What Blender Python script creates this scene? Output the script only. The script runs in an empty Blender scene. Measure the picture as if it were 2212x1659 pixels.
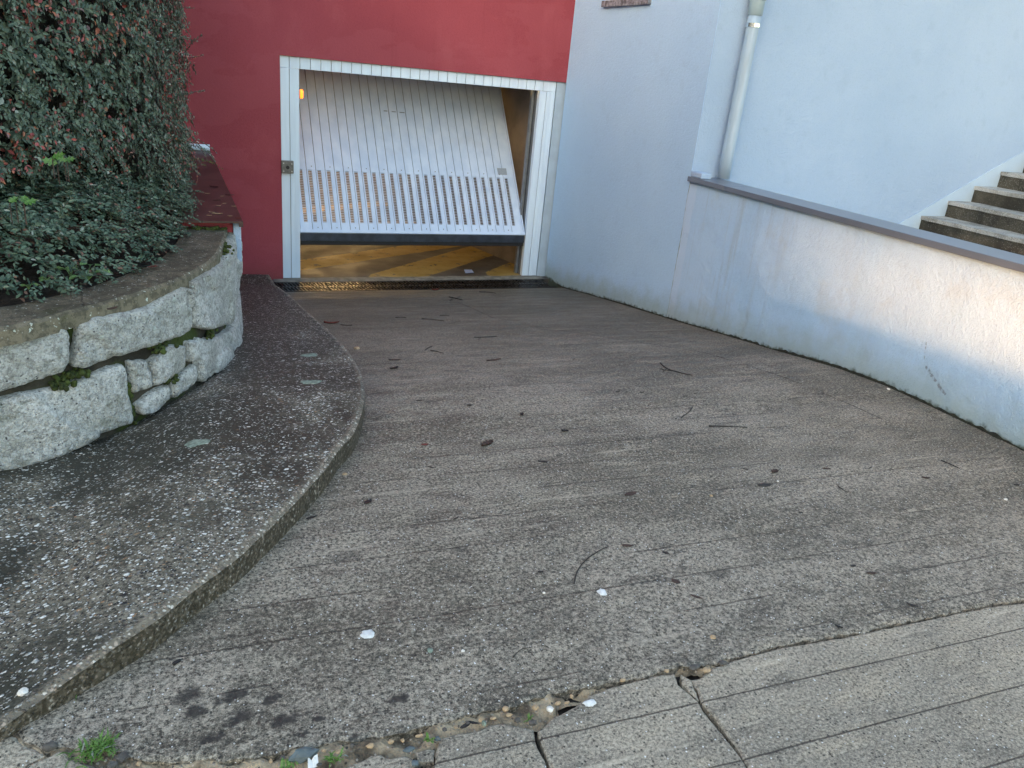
import bpy, bmesh, math, random
import numpy as np
from mathutils import Vector, Matrix, noise as mnoise
from mathutils.geometry import delaunay_2d_cdt
random.seed(7)
rad = math.radians
S = bpy.context.scene
COL = S.collection

# ------------------------------------------------------------------ camera
CX, CY, F, H = 1106.0, 829.5, 1697.7, 2.21
vx = np.array([5130-CX, 556-CY, F]); vx /= np.linalg.norm(vx)
vd = np.array([680-CX, 5100-CY, F]); vd /= np.linalg.norm(vd)
vz = -vd; vy = np.cross(vz, vx)
R = np.array([vx, vy, vz])
CAMLOC = np.array([0, 0, H])
cam = bpy.data.objects.new('camera', bpy.data.cameras.new('camera'))
COL.objects.link(cam)
cam.data.sensor_width = 36.0
cam.data.lens = F/2212*36
cam.data.clip_start = 0.05; cam.data.clip_end = 2000
m3 = Matrix([[R[i][0], -R[i][1], -R[i][2]] for i in range(3)])
cam.matrix_world = Matrix.Translation((0, 0, H)) @ m3.to_4x4()
S.camera = cam

# ------------------------------------------------------------------ light
SUN_EL, SUN_AZ = 7.0, 222.0          # azimuth measured from +X, anticlockwise, where the sun stands
W = bpy.data.worlds.new('World'); S.world = W; W.use_nodes = True
wn = W.node_tree; wn.nodes.clear()
sky = wn.nodes.new('ShaderNodeTexSky'); sky.sky_type = 'NISHITA'; sky.sun_disc = False
sky.sun_elevation = rad(SUN_EL)
sky.sun_rotation = rad(90-SUN_AZ)
sky.altitude = 50; sky.air_density = 1.0; sky.dust_density = 1.7; sky.ozone_density = 0.8
bg = wn.nodes.new('ShaderNodeBackground'); bg.inputs[1].default_value = 0.15
wo = wn.nodes.new('ShaderNodeOutputWorld')
wn.links.new(sky.outputs[0], bg.inputs[0]); wn.links.new(bg.outputs[0], wo.inputs[0])
sl = bpy.data.lights.new('sun', 'SUN'); sl.energy = 4.4; sl.angle = rad(1.3); sl.color = (1.0, 0.49, 0.19)
sun = bpy.data.objects.new('sun', sl); COL.objects.link(sun)
sdir = Vector((math.cos(rad(SUN_AZ))*math.cos(rad(SUN_EL)), math.sin(rad(SUN_AZ))*math.cos(rad(SUN_EL)), math.sin(rad(SUN_EL))))
sun.rotation_euler = sdir.to_track_quat('Z', 'Y').to_euler()
sun.location = (-5, -5, 9)
S.view_settings.view_transform = 'Standard'; S.view_settings.look = 'None'
S.view_settings.gamma = 1.0; S.view_settings.use_curve_mapping = False
S.view_settings.exposure = 2.66
S.render.engine = 'CYCLES'
S.cycles.max_bounces = 6; S.cycles.diffuse_bounces = 3; S.cycles.glossy_bounces = 3

# ------------------------------------------------------------------ geometry of the place
DW, X1, YR = 8.2, 4.055, 5.66       # red wall plane, side wall plane, stair wall plane
GY = [-400, 2.0, 2.85, 3.3, 3.52, 3.9, 4.28, 4.7, 5.16, 5.76, 6.555, 7.45, 7.725, 400]
GZ = [.615, .615, .622, .612, .597, .548, .487, .428, .362, .277, .175, .042, 0.0, 0]
def g(Y): return float(np.interp(Y, GY, GZ))
def ss(a, b, x):
    t = min(1, max(0, (x-a)/(b-a))); return t*t*(3-2*t)
def pave_h(X, Y):
    u = -X + .2*(Y-2)
    h = .1*(1-ss(.1, .65, u)) if Y < 6 else .1
    if Y < 6 and Y > 4.2:
        h = h+(.1-h)*ss(4.2, 6, Y)
    if Y > 7: h = .1-.035*(Y-7)/1.2
    return max(h, .006)
def gp(X, Y): return g(Y)+pave_h(X, Y)
def ray(p): return R @ np.array([p[0]-CX, p[1]-CY, F])
def onX(p, v): d = ray(p); return CAMLOC+d*(v/d[0])
def onY(p, v): d = ray(p); return CAMLOC+d*(v/d[1])
def onZ(p, v): d = ray(p); return CAMLOC+d*((v-H)/d[2])
def hit(p, zf):
    d = ray(p); d = d/np.linalg.norm(d); lo, hi = .3, 14.
    for _ in range(40):
        m = (lo+hi)/2; P = CAMLOC+d*m
        if P[2] > zf(P[0], P[1]): lo = m
        else: hi = m
    return P
zg = lambda x, y: g(y)
def gnd(p): return hit(p, zg)
def pav(p): return hit(p, gp)
def N3(x, y, z=0.): return mnoise.noise(Vector((x, y, z)))
def smooth_curve(pts, n=8):
    out = []; P = [Vector(p) for p in pts]
    for i in range(len(P)-1):
        p0 = P[max(i-1, 0)]; p1 = P[i]; p2 = P[i+1]; p3 = P[min(i+2, len(P)-1)]
        for k in range(n):
            t = k/n
            out.append(0.5*((2*p1)+(-p0+p2)*t+(2*p0-5*p1+4*p2-p3)*t*t+(-p0+3*p1-3*p2+p3)*t**3))
    out.append(P[-1]); return [tuple(v) for v in out]

# ------------------------------------------------------------------ node helper
class NT:
    def __init__(s, name, disp=False):
        s.m = bpy.data.materials.new(name); s.m.use_nodes = True
        s.t = s.m.node_tree; s.t.nodes.clear()
        s.out = s.t.nodes.new('ShaderNodeOutputMaterial')
        s.b = s.t.nodes.new('ShaderNodeBsdfPrincipled')
        s.t.links.new(s.b.outputs[0], s.out.inputs[0])
        s._pos = None
    def L(s, v, sock):
        if hasattr(v, 'is_output') or isinstance(v, bpy.types.NodeSocket): s.t.links.new(v, sock)
        elif isinstance(v, (tuple, list)) and len(v) == 3 and sock.type == 'RGBA': sock.default_value = (*v, 1)
        else: sock.default_value = v
    @property
    def pos(s):
        if s._pos is None:
            s._pos = s.t.nodes.new('ShaderNodeNewGeometry').outputs['Position']
        return s._pos
    def obj(s): return s.t.nodes.new('ShaderNodeTexCoord').outputs['Object']
    def attr(s, n):
        a = s.t.nodes.new('ShaderNodeAttribute'); a.attribute_name = n; return a.outputs['Fac']
    def mapv(s, v, scale=(1, 1, 1), loc=(0, 0, 0), rot=(0, 0, 0)):
        m = s.t.nodes.new('ShaderNodeMapping'); s.L(v, m.inputs[0])
        m.inputs['Scale'].default_value = scale; m.inputs['Location'].default_value = loc; m.inputs['Rotation'].default_value = rot
        return m.outputs[0]
    def noise(s, scale, detail=3, vec=None, rough=.55, color=False):
        n = s.t.nodes.new('ShaderNodeTexNoise'); n.inputs['Scale'].default_value = scale
        n.inputs['Detail'].default_value = detail; n.inputs['Roughness'].default_value = rough
        s.L(vec if vec is not None else s.pos, n.inputs['Vector'])
        return n.outputs['Color' if color else 'Fac']
    def vor(s, scale, vec=None, feature='F1', rnd=1.0):
        n = s.t.nodes.new('ShaderNodeTexVoronoi'); n.feature = feature; n.inputs['Scale'].default_value = scale
        n.inputs['Randomness'].default_value = rnd
        s.L(vec if vec is not None else s.pos, n.inputs['Vector'])
        return n
    def M(s, op, a, b=0., c=0., clamp=False):
        n = s.t.nodes.new('ShaderNodeMath'); n.operation = op; n.use_clamp = clamp
        s.L(a, n.inputs[0]); s.L(b, n.inputs[1]); s.L(c, n.inputs[2]); return n.outputs[0]
    def VM(s, op, a, b=(0, 0, 0)):
        n = s.t.nodes.new('ShaderNodeVectorMath'); n.operation = op
        s.L(a, n.inputs[0]); s.L(b, n.inputs[1])
        return n.outputs['Value'] if op in ('LENGTH', 'DOT_PRODUCT', 'DISTANCE') else n.outputs[0]
    def rng(s, v, a, b, c=0., d=1., smooth=True):
        n = s.t.nodes.new('ShaderNodeMapRange'); n.interpolation_type = 'SMOOTHSTEP' if smooth else 'LINEAR'
        s.L(v, n.inputs[0])
        for i, q in enumerate((a, b, c, d)): n.inputs[i+1].default_value = q
        return n.outputs[0]
    def mix(s, f, a, b, mode='MIX'):
        n = s.t.nodes.new('ShaderNodeMix'); n.data_type = 'RGBA'; n.blend_type = mode
        s.L(f, n.inputs[0]); s.L(a, n.inputs[6]); s.L(b, n.inputs[7]); return n.outputs[2]
    def ramp(s, v, stops, const=False):
        n = s.t.nodes.new('ShaderNodeValToRGB'); s.L(v, n.inputs[0]); e = n.color_ramp.elements
        if const: n.color_ramp.interpolation = 'CONSTANT'
        while len(e) < len(stops): e.new(.5)
        for i, (p, c) in enumerate(stops): e[i].position = p; e[i].color = (*c, 1)
        return n.outputs[0]
    def sep(s, v):
        n = s.t.nodes.new('ShaderNodeSeparateXYZ'); s.L(v, n.inputs[0]); return n.outputs
    def comb(s, x, y, z):
        n = s.t.nodes.new('ShaderNodeCombineXYZ'); s.L(x, n.inputs[0]); s.L(y, n.inputs[1]); s.L(z, n.inputs[2]); return n.outputs[0]
    def seg(s, p, a, b, w, soft=.4):
        """1 on the segment a-b, 0 beyond width w"""
        a = Vector(a); b = Vector(b); ab = b-a
        d = s.VM('SUBTRACT', p, tuple(a))
        t = s.M('DIVIDE', s.VM('DOT_PRODUCT', d, tuple(ab)), ab.length_squared, clamp=True)
        sc = s.t.nodes.new('ShaderNodeVectorMath'); sc.operation = 'SCALE'; sc.inputs[0].default_value = tuple(ab); s.L(t, sc.inputs['Scale'])
        dist = s.VM('LENGTH', s.VM('SUBTRACT', d, sc.outputs[0]))
        return s.rng(dist, w*soft, w, 1, 0)
    def fin(s, col, rough=.8, bump=None, dist=.002, strength=1., metal=0., spec=.5, **kw):
        s.L(col, s.b.inputs['Base Color']); s.L(rough, s.b.inputs['Roughness']); s.L(metal, s.b.inputs['Metallic'])
        s.b.inputs['Specular IOR Level'].default_value = spec
        if bump is not None:
            n = s.t.nodes.new('ShaderNodeBump'); n.inputs['Distance'].default_value = dist; n.inputs['Strength'].default_value = strength
            s.L(bump, n.inputs['Height']); s.t.links.new(n.outputs[0], s.b.inputs['Normal'])
        for k, v in kw.items(): s.L(v, s.b.inputs[k.replace('_', ' ')])
        return s.m

# ------------------------------------------------------------------ object helpers
def tag(o, label=None, cat=None, group=None, kind=None):
    if label: o['label'] = label
    if cat: o['category'] = cat
    if group: o['group'] = group
    if kind: o['kind'] = kind
    return o
def empty(name, loc, label, cat, group=None):
    o = bpy.data.objects.new(name, None); o.location = loc; o.empty_display_size = .1
    COL.objects.link(o); return tag(o, label, cat, group)
def mesh_obj(name, verts, faces, mat, parent=None, smooth=False, attrs=None, recalc=True):
    me = bpy.data.meshes.new(name)
    org = Vector((0, 0, 0))
    me.from_pydata([tuple(v) for v in verts], [], faces)
    if attrs:
        for k, vals in attrs.items():
            a = me.attributes.new(k, 'FLOAT', 'POINT'); a.data.foreach_set('value', vals)
    if recalc:
        bm = bmesh.new(); bm.from_mesh(me); bmesh.ops.recalc_face_normals(bm, faces=bm.faces); bm.to_mesh(me); bm.free()
    me.polygons.foreach_set('use_smooth', [smooth]*len(me.polygons))
    me.materials.append(mat); me.update()
    o = bpy.data.objects.new(name, me); COL.objects.link(o)
    if parent:
        o.parent = parent
        pm = Matrix.Identity(4); q = parent
        while q is not None:
            pm = q.matrix_basis @ pm if q is parent else q.matrix_basis @ q.matrix_parent_inverse @ pm
            q = q.parent
        o.matrix_parent_inverse = world_of(parent).inverted()
    return o
def world_of(o):
    if o.parent is None: return o.matrix_basis.copy()
    return world_of(o.parent) @ o.matrix_parent_inverse @ o.matrix_basis
class MB:
    def __init__(s): s.v = []; s.f = []
    def add(s, v, f):
        k = len(s.v); s.v += [tuple(q) for q in v]; s.f += [tuple(i+k for i in q) for q in f]; return s
    def box(s, a, b, bev=0., M=None):
        x0, y0, z0 = a; x1, y1, z1 = b
        if bev <= 0:
            v = [(x, y, z) for x in (x0, x1) for y in (y0, y1) for z in (z0, z1)]
            f = [(0, 1, 3, 2), (4, 6, 7, 5), (0, 4, 5, 1), (2, 3, 7, 6), (0, 2, 6, 4), (1, 5, 7, 3)]
        else:
            bm = bmesh.new(); bmesh.ops.create_cube(bm, size=1)
            for q in bm.verts: q.co = Vector(((x0+x1)/2+q.co.x*(x1-x0), (y0+y1)/2+q.co.y*(y1-y0), (z0+z1)/2+q.co.z*(z1-z0)))
            bmesh.ops.bevel(bm, geom=bm.edges[:], offset=bev, segments=2, affect='EDGES', profile=.6)
            bm.verts.index_update(); v = [tuple(q.co) for q in bm.verts]; f = [[q.index for q in fc.verts] for fc in bm.faces]; bm.free()
        if M is not None: v = [tuple(M @ Vector(q)) for q in v]
        return s.add(v, f)
    def tube(s, pts, r, n=8, cap=True):
        P = [Vector(p) for p in pts]; rs = r if isinstance(r, (list, tuple)) else [r]*len(P)
        v = []; f = []
        up = Vector((0, 0, 1))
        for i, p in enumerate(P):
            t = (P[min(i+1, len(P)-1)]-P[max(i-1, 0)]).normalized()
            if i == 0: a = t.cross(up) if abs(t.z) < .9 else t.cross(Vector((1, 0, 0)))
            else: a = a-t*a.dot(t)
            a.normalize(); b = t.cross(a)
            for k in range(n):
                th = 2*math.pi*k/n; v.append(p+(a*math.cos(th)+b*math.sin(th))*rs[i])
        for i in range(len(P)-1):
            for k in range(n): f.append((i*n+k, i*n+(k+1) % n, (i+1)*n+(k+1) % n, (i+1)*n+k))
        if cap: f.append(tuple(range(n))); f.append(tuple((len(P)-1)*n+k for k in range(n)))
        return s.add(v, f)
    def build(s, name, mat, parent=None, smooth=False, recalc=True): return mesh_obj(name, s.v, s.f, mat, parent, smooth, recalc=recalc)
def inside(pt, poly):
    x, y = pt; c = False; n = len(poly); j = n-1
    for i in range(n):
        xi, yi = poly[i][:2]; xj, yj = poly[j][:2]
        if (yi > y) != (yj > y) and x < (xj-xi)*(y-yi)/(yj-yi)+xi: c = not c
        j = i
    return c
def edge_dist(P, poly):
    """distance of each point of P (n,2) to the closed polyline"""
    P = np.asarray(P, float); A = np.asarray([q[:2] for q in poly], float); B = np.roll(A, -1, axis=0)
    best = np.full(len(P), 1e9)
    for a, b in zip(A, B):
        ab = b-a; L2 = ab@ab
        if L2 < 1e-14: continue
        t = np.clip(((P-a)@ab)/L2, 0, 1); d = np.linalg.norm(P-(a+t[:, None]*ab), axis=1)
        best = np.minimum(best, d)
    return best
def cdt(poly, pts):
    vs = [Vector(p[:2]) for p in poly]+[Vector(p) for p in pts]
    n = len(poly)
    r = delaunay_2d_cdt(vs, [(i, (i+1) % n) for i in range(n)], [], 1, 1e-6)
    return [tuple(v) for v in r[0]], [tuple(f) for f in r[2]]
def densify(poly, step, jag=0., seed=0, closed=True, skip=None):
    out = []; n = len(poly)
    for i in range(n if closed else n-1):
        a = poly[i]; b = poly[(i+1) % n]; L = math.dist(a, b); k = max(1, int(L/step))
        flat = skip and skip(a, b)
        if flat: k = 1
        dx, dy = (b[0]-a[0])/(L+1e-9), (b[1]-a[1])/(L+1e-9)
        for j in range(k):
            t = j/k; x = a[0]+(b[0]-a[0])*t; y = a[1]+(b[1]-a[1])*t
            if jag and not flat:
                o = jag*(N3(x*35, y*35, seed)+.8*N3(x*11, y*11, seed+5)); x -= dy*o; y += dx*o
            out.append((x, y))
    if not closed: out.append(tuple(poly[-1][:2]))
    return out
def slab(name, poly, zf, mat, depth=.12, drop=.004, inset=.012, spacing=.1, parent=None, wob=0., xlim=None):
    P = np.array([q[:2] for q in poly]); n = len(P)
    xs = np.arange(P[:, 0].min(), P[:, 0].max(), spacing); ys = np.arange(P[:, 1].min(), P[:, 1].max(), spacing)
    pts = [(x+random.uniform(-.3, .3)*spacing, y+random.uniform(-.3, .3)*spacing) for x in xs for y in ys]
    pts = [p for p in pts if inside(p, poly)]
    if pts:
        d = edge_dist(pts, poly); pts = [p for p, q in zip(pts, d) if q > max(inset*1.5, .2*spacing)]
    T = np.roll(P, -1, 0)-np.roll(P, 1, 0); ln = np.linalg.norm(T, axis=1)+1e-9
    Nn = np.stack([-T[:, 1]/ln, T[:, 0]/ln], 1)
    area = np.sum(P[:, 0]*np.roll(P[:, 1], -1)-np.roll(P[:, 0], -1)*P[:, 1])
    if area < 0: Nn = -Nn
    rim = [tuple(q) for q in P+Nn*inset if inside(q, poly)]
    if rim:
        d = edge_dist(rim, poly); rim = [p for p, q in zip(rim, d) if q > inset*.75]
    if inset >= .018:
        r2 = [tuple(q) for q in P+Nn*.045 if inside(q, poly)]; dd_ = edge_dist(r2, poly); rim += [p for p, q in zip(r2, dd_) if q > .038]
    v2, f2 = cdt(poly, pts+rim)
    d = edge_dist(v2, poly)
    v3 = [(x, y, zf(x, y)-(drop if e < 1e-4 else 0)+wob*N3(x*9, y*9, 3)) for (x, y), e in zip(v2, d)]
    cnt = {}
    for f in f2:
        for i in range(len(f)):
            a, b = f[i], f[(i+1) % len(f)]; cnt[tuple(sorted((a, b)))] = cnt.get(tuple(sorted((a, b))), 0)+1
    bd = [e for e, c in cnt.items() if c == 1]; low = {}
    for e in bd:
        for i in e:
            if i not in low: low[i] = len(v3); v3.append((v3[i][0], v3[i][1], v3[i][2]-depth))
    fs = list(f2)+[(a, b, low[b], low[a]) for a, b in bd]
    at = list(np.minimum(d, .2))+[0.]*(len(v3)-len(v2))
    return mesh_obj(name, v3, fs, mat, parent, attrs={'ed': at})

# ------------------------------------------------------------------ materials
M = {}
def mat_concrete(name, base, dark, tan, groove, specks=.93, bump=.0016, lines=(), fine=260, ramp_tone=0., spots=()):
    n = NT(name); p = n.pos
    wob = n.VM('ADD', p, n.VM('MULTIPLY', n.VM('SUBTRACT', n.noise(14, 3, color=True), (.5, .5, .5)), (.007, .007, 0)))
    big = n.noise(1.6, 4, n.mapv(p, (.55, 1.3, 1)), .6)
    mid = n.noise(9, 4, n.mapv(p, (.5, 1.4, 1)), .62)
    grit = n.noise(fine, 2, p, .8); grit2 = n.noise(fine*.36, 3, p, .75)
    c = n.mix(n.rng(big, .38, .62), dark, base)
    c = n.mix(n.rng(mid, .50, .72, 0, .7), c, tan)
    c = n.mix(n.rng(mid, .30, .46, .7, 0), c, tuple(q*.5 for q in dark))
    c = n.mix(n.rng(n.noise(26, 4, n.mapv(p, (.6, 1.2, 1), (2, 2, 0)), .7), .56, .68, 0, .45), c, tuple(q*.4 for q in dark))
    bl = n.noise(4.2, 4, n.mapv(p, (.7, 1.3, 1), (4, 8, 0)), .65)
    c = n.mix(n.M('MULTIPLY', n.rng(bl, .56, .66, 0, .5), 1. if ramp_tone else .4), c, tuple(q*.45 for q in dark))
    gm = n.M('ADD', n.M('MULTIPLY', grit, .35), n.M('MULTIPLY', grit2, .65))
    c = n.mix(n.rng(gm, .40, .53, .92 if ramp_tone else .72, 0), c, tuple(q*.20 for q in dark))
    c = n.mix(n.rng(gm, .52, .62, 0, .62 if ramp_tone else .4), c, tuple(min(1, q*1.9) for q in base))
    v = n.vor(150, p); cr = n.sep(v.outputs['Color'])
    wh = n.M('MULTIPLY', n.M('GREATER_THAN', cr[0], specks), n.M('LESS_THAN', v.outputs['Distance'], .36))
    c = n.mix(wh, c, n.mix(cr[1], (.45, .44, .42), (.85, .86, .86)))
    v2 = n.vor(95, p); cr2 = n.sep(v2.outputs['Color'])
    dk = n.M('MULTIPLY', n.M('GREATER_THAN', cr2[0], .84), n.M('LESS_THAN', v2.outputs['Distance'], .33))
    c = n.mix(n.M('MULTIPLY', dk, .8), c, (.018, .016, .015))
    if ramp_tone:
        far_dark = n.rng(n.M('ADD', n.sep(p)[1], n.M('MULTIPLY', n.M('SUBTRACT', n.noise(1.1, 4), .5), 2.4)), 3.0, 7.0, 0, .66)
        c = n.mix(far_dark, c, (.080, .070, .048))  # darker brown towards the garage door, edge broken by noise
    wob2 = n.VM('ADD', p, n.VM('MULTIPLY', n.VM('SUBTRACT', n.noise(32, 4, color=True), (.5, .5, .5)), (.09, .06, 0)))
    for (sx, sy, sr) in spots:
        if sr <= 0: continue
        P_ = gnd((sx, sy)); a_ = (P_[0]-sr*.5, P_[1], P_[2]); b_ = (P_[0]+sr*.5, P_[1]+.3*sr, P_[2])
        c = n.mix(n.M('MULTIPLY', n.seg(wob2, a_, b_, sr, .25), (.9 if sr < .029 or sy > 1400 else .40)), c, (.026, .024, .022))
    # cast lines across the ramp
    q = n.sep(wob); yy = n.M('ADD', q[1], n.M('MULTIPLY', q[0], .035))
    lm = None
    if groove:
        fr = n.M('FRACT', n.M('DIVIDE', n.M('SUBTRACT', yy, groove[0]), groove[1]))
        dd = n.M('ABSOLUTE', n.M('SUBTRACT', fr, .5))
        lm = n.rng(dd, groove[2]/groove[1]*.35, groove[2]/groove[1], 1, 0)
        brk = n.rng(n.noise(2.2, 3, n.mapv(p, (.8, 3, 1))), groove[3], groove[3]+.16)
        lm = n.M('MULTIPLY', lm, brk)
        fr2 = n.M('FRACT', n.M('DIVIDE', n.M('SUBTRACT', yy, groove[0]+groove[1]*.42), groove[1]))
        dd2 = n.M('ABSOLUTE', n.M('SUBTRACT', fr2, .5))
        l2 = n.M('MULTIPLY', n.rng(dd2, .02, .06, 1, 0), n.rng(n.noise(2.9, 3, n.mapv(p, (.9, 4, 1), (3, 1, 0))), .52, .66))
        c = n.mix(n.M('MULTIPLY', l2, .35), c, tuple(min(1, q_*1.7) for q_ in base))
        c = n.mix(n.M('MULTIPLY', lm, groove[4]), c, (.03, .024, .022))
    for a, b, w in lines:
        s_ = n.seg(wob, a, b, w, .3)
        s_ = n.M('MULTIPLY', s_, n.rng(n.noise(6, 2), .35, .5, .35, 1))
        lm = s_ if lm is None else n.M('MAXIMUM', lm, s_)
        c = n.mix(n.M('MULTIPLY', s_, .8), c, (.03, .025, .022))
    h = n.M('ADD', n.M('MULTIPLY', gm, 1.6), n.M('MULTIPLY', mid, .6))
    h = n.M('SUBTRACT', h, n.M('MULTIPLY', dk, .9)); h = n.M('ADD', h, n.M('MULTIPLY', wh, .35))
    if lm is not None: h = n.M('SUBTRACT', h, n.M('MULTIPLY', lm, 1.8))
    r = n.rng(mid, .3, .7, .62-ramp_tone, .86-ramp_tone)
    return n.fin(c, r, h, bump*1.6, 1., spec=.4)
def mat_pebble():
    n = NT('exposed_aggregate'); p = n.pos
    wv = n.VM('ADD', p, n.VM('MULTIPLY', n.VM('SUBTRACT', n.noise(90, 2, color=True), (.5, .5, .5)), (.008, .008, .008)))
    st = n.mapv(wv, (1, 1.35, 1), rot=(0, 0, .4))
    algae = n.noise(1.7, 4, p, .6)
    al = n.rng(n.M('ADD', algae, n.M('MULTIPLY', n.M('SUBTRACT', 2.6, n.sep(p)[1]), .06)), .42, .58)            # 1 = clean
    c = n.mix(n.rng(n.noise(60, 3), .35, .65), (.098, .088, .067), (.29, .262, .205))
    c = n.mix(al, (.048, .046, .034), c)
    c = n.mix(n.rng(n.noise(170, 3, p, .75), .42, .52, .6, 0), c, (.020, .019, .016))
    h = n.M('MULTIPLY', n.noise(140, 2), .35)
    for sc, th, off in ((44, .42, 3), (66, .42, 0), (105, .45, 7)):
        v = n.vor(sc, n.mapv(st, loc=(off, off, 0))); cr = n.sep(v.outputs['Color'])
        rr = n.M('ADD', .22, n.M('MULTIPLY', cr[2], .24))
        inside_ = n.rng(n.M('SUBTRACT', rr, v.outputs['Distance']), -.02, .06)
        here = n.M('GREATER_THAN', cr[1], .60 if sc < 50 else (.16 if sc < 100 else .22))
        m = n.M('MULTIPLY', inside_, here)
        pc = n.ramp(cr[0], [(0, (.022, .021, .023)), (.30, (.06, .056, .055)), (.40, (.18, .155, .125)), (.50, (.38, .24, .14)), (.55, (.25, .24, .23)), (.62, (.52, .50, .45)), (.71, (.90, .90, .86))], True)
        vis = n.M('ADD', .30, n.M('MULTIPLY', al, .70))
        bright = n.M('GREATER_THAN', cr[0], .60)
        keep = n.M('MAXIMUM', vis, n.M('MULTIPLY', bright, n.rng(n.noise(30, 2, n.mapv(p, loc=(5, 2, 1))), .42, .6, .25, .95)))
        c = n.mix(n.M('MULTIPLY', m, keep), c, pc)
        h = n.M('ADD', h, n.M('MULTIPLY', m, n.M('ADD', .25, n.M('MULTIPLY', n.M('SUBTRACT', rr, v.outputs['Distance']), 3.))))
    nose = n.M('MULTIPLY', n.rng(n.attr('ed'), .010, .040, 1, 0), n.rng(n.noise(9, 3), .3, .55, .45, 1))
    vn = n.vor(75, st, rnd=1.); cn = n.sep(vn.outputs['Color'])
    nc = n.ramp(cn[0], [(0, (.12, .10, .08)), (.25, (.34, .29, .23)), (.5, (.50, .40, .32)), (.75, (.75, .70, .62))], True)
    nc = n.mix(n.rng(vn.outputs['Distance'], .3, .5), nc, (.20, .17, .13))
    c = n.mix(n.M('MULTIPLY', nose, .8), c, nc)
    # vertical kerb face: darker brown than the top, broken by noise
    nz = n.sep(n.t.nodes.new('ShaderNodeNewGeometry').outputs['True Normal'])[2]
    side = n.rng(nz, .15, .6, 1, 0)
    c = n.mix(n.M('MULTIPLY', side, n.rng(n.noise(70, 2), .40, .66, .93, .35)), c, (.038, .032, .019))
    nd = n.rng(n.noise(3.1, 3, n.mapv(p, loc=(2, 9, 0))), .55, .75, 0, .5)
    c = n.mix(nd, c, (.085, .080, .056))
    return n.fin(c, n.rng(al, 0, 1, .55, .70), h, .0042, 1., spec=.35)
def hg_dirt(n, c, top=.16, amt=.9, col=(.24, .27, .17)):
    hg = n.attr('hg'); e = n.M('ADD', hg, n.M('MULTIPLY', n.M('SUBTRACT', n.noise(7, 4), .5), .22))
    c = n.mix(n.rng(e, 0, top*1.8, amt*.6, 0), c, col)
    e2 = n.M('ADD', hg, n.M('MULTIPLY', n.M('SUBTRACT', n.noise(22, 4, n.mapv(n.pos, loc=(3, 1, 1))), .5), .09))
    return n.mix(n.rng(e2, -.005, .034, .9, 0), c, (.045, .055, .026))
def mat_wall(name, base, base2, stains=False, dirt=True, bumpd=.0055, scr=()):
    n = NT(name); p = n.pos
    c = n.mix(n.rng(n.noise(.9, 4, p), .35, .65), base, base2)
    c = n.mix(n.rng(n.noise(7, 3, p), .55, .75, 0, .22), c, tuple(q*.82 for q in base))
    c = n.mix(n.rng(n.noise(85, 2, p, .7), .36, .5, .12, 0), c, tuple(q*.62 for q in base))
    if stains:
        st = n.noise(1, 4, n.mapv(p, (7, 7, .55)), .6)
        st2 = n.noise(1, 4, n.mapv(p, (26, 26, 1.4), (3, 3, 0)), .6)
        yf = n.sep(p)[1]
        am = n.rng(yf, 3.6, 5.4, .28, 1.)
        c = n.mix(n.M('MULTIPLY', n.rng(st, .52, .72, 0, .36), am), c, (.36, .40, .45))
        c = n.mix(n.M('MULTIPLY', n.rng(st2, .54, .72, 0, .26), am), c, (.30, .33, .38))
        c = n.mix(n.rng(n.noise(2.4, 5, n.mapv(p, loc=(1, 7, 3)), .65), .54, .7, 0, .35), c, (.42, .50, .58))
        c = n.mix(n.rng(n.M('ADD', yf, n.M('MULTIPLY', n.noise(5, 3), .14)), 5.615, 5.635, 0, .75), c, (.52, .66, .86))
        c = n.mix(n.M('MULTIPLY', n.seg(p, (X1, 5.657, .25), (X1, 5.657, 1.5), .007), n.rng(n.noise(12, 3), .35, .6, .2, .75)), c, (.12, .13, .08))
    if dirt: c = hg_dirt(n, c)
    for a, b, w, k in scr:
        wb = n.VM('ADD', p, n.VM('MULTIPLY', n.VM('SUBTRACT', n.noise(25, 2, color=True), (.5, .5, .5)), (.0, .012, .012)))
        c = n.mix(n.M('MULTIPLY', n.seg(wb, a, b, w), n.M('MULTIPLY', n.rng(n.noise(60, 2), .35, .6), k)), c, (.16, .17, .2))
    h = n.M('ADD', n.noise(120, 3, p, .6), n.M('MULTIPLY', n.noise(34, 3, p), .9))
    if stains: h = n.M('ADD', h, n.M('MULTIPLY', n.noise(12, 3, n.mapv(p, (1, 1, .7))), 1.2))
    return n.fin(c, .85, h, bumpd, 1., spec=.25)
def mat_simple(name, col, rough=.5, metal=0., var=.15, sc=8, bump=0., bsc=80, spec=.5, stretch=(1, 1, 1), **kw):
    n = NT(name)
    v = n.noise(sc, 4, n.mapv(n.pos, stretch))
    c = n.mix(n.rng(v, .3, .7), tuple(q*(1-var) for q in col), tuple(min(1, q*(1+var)) for q in col))
    return n.fin(c, rough, n.noise(bsc, 3) if bump else None, bump or .001, 1., metal, spec, **kw)

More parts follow.
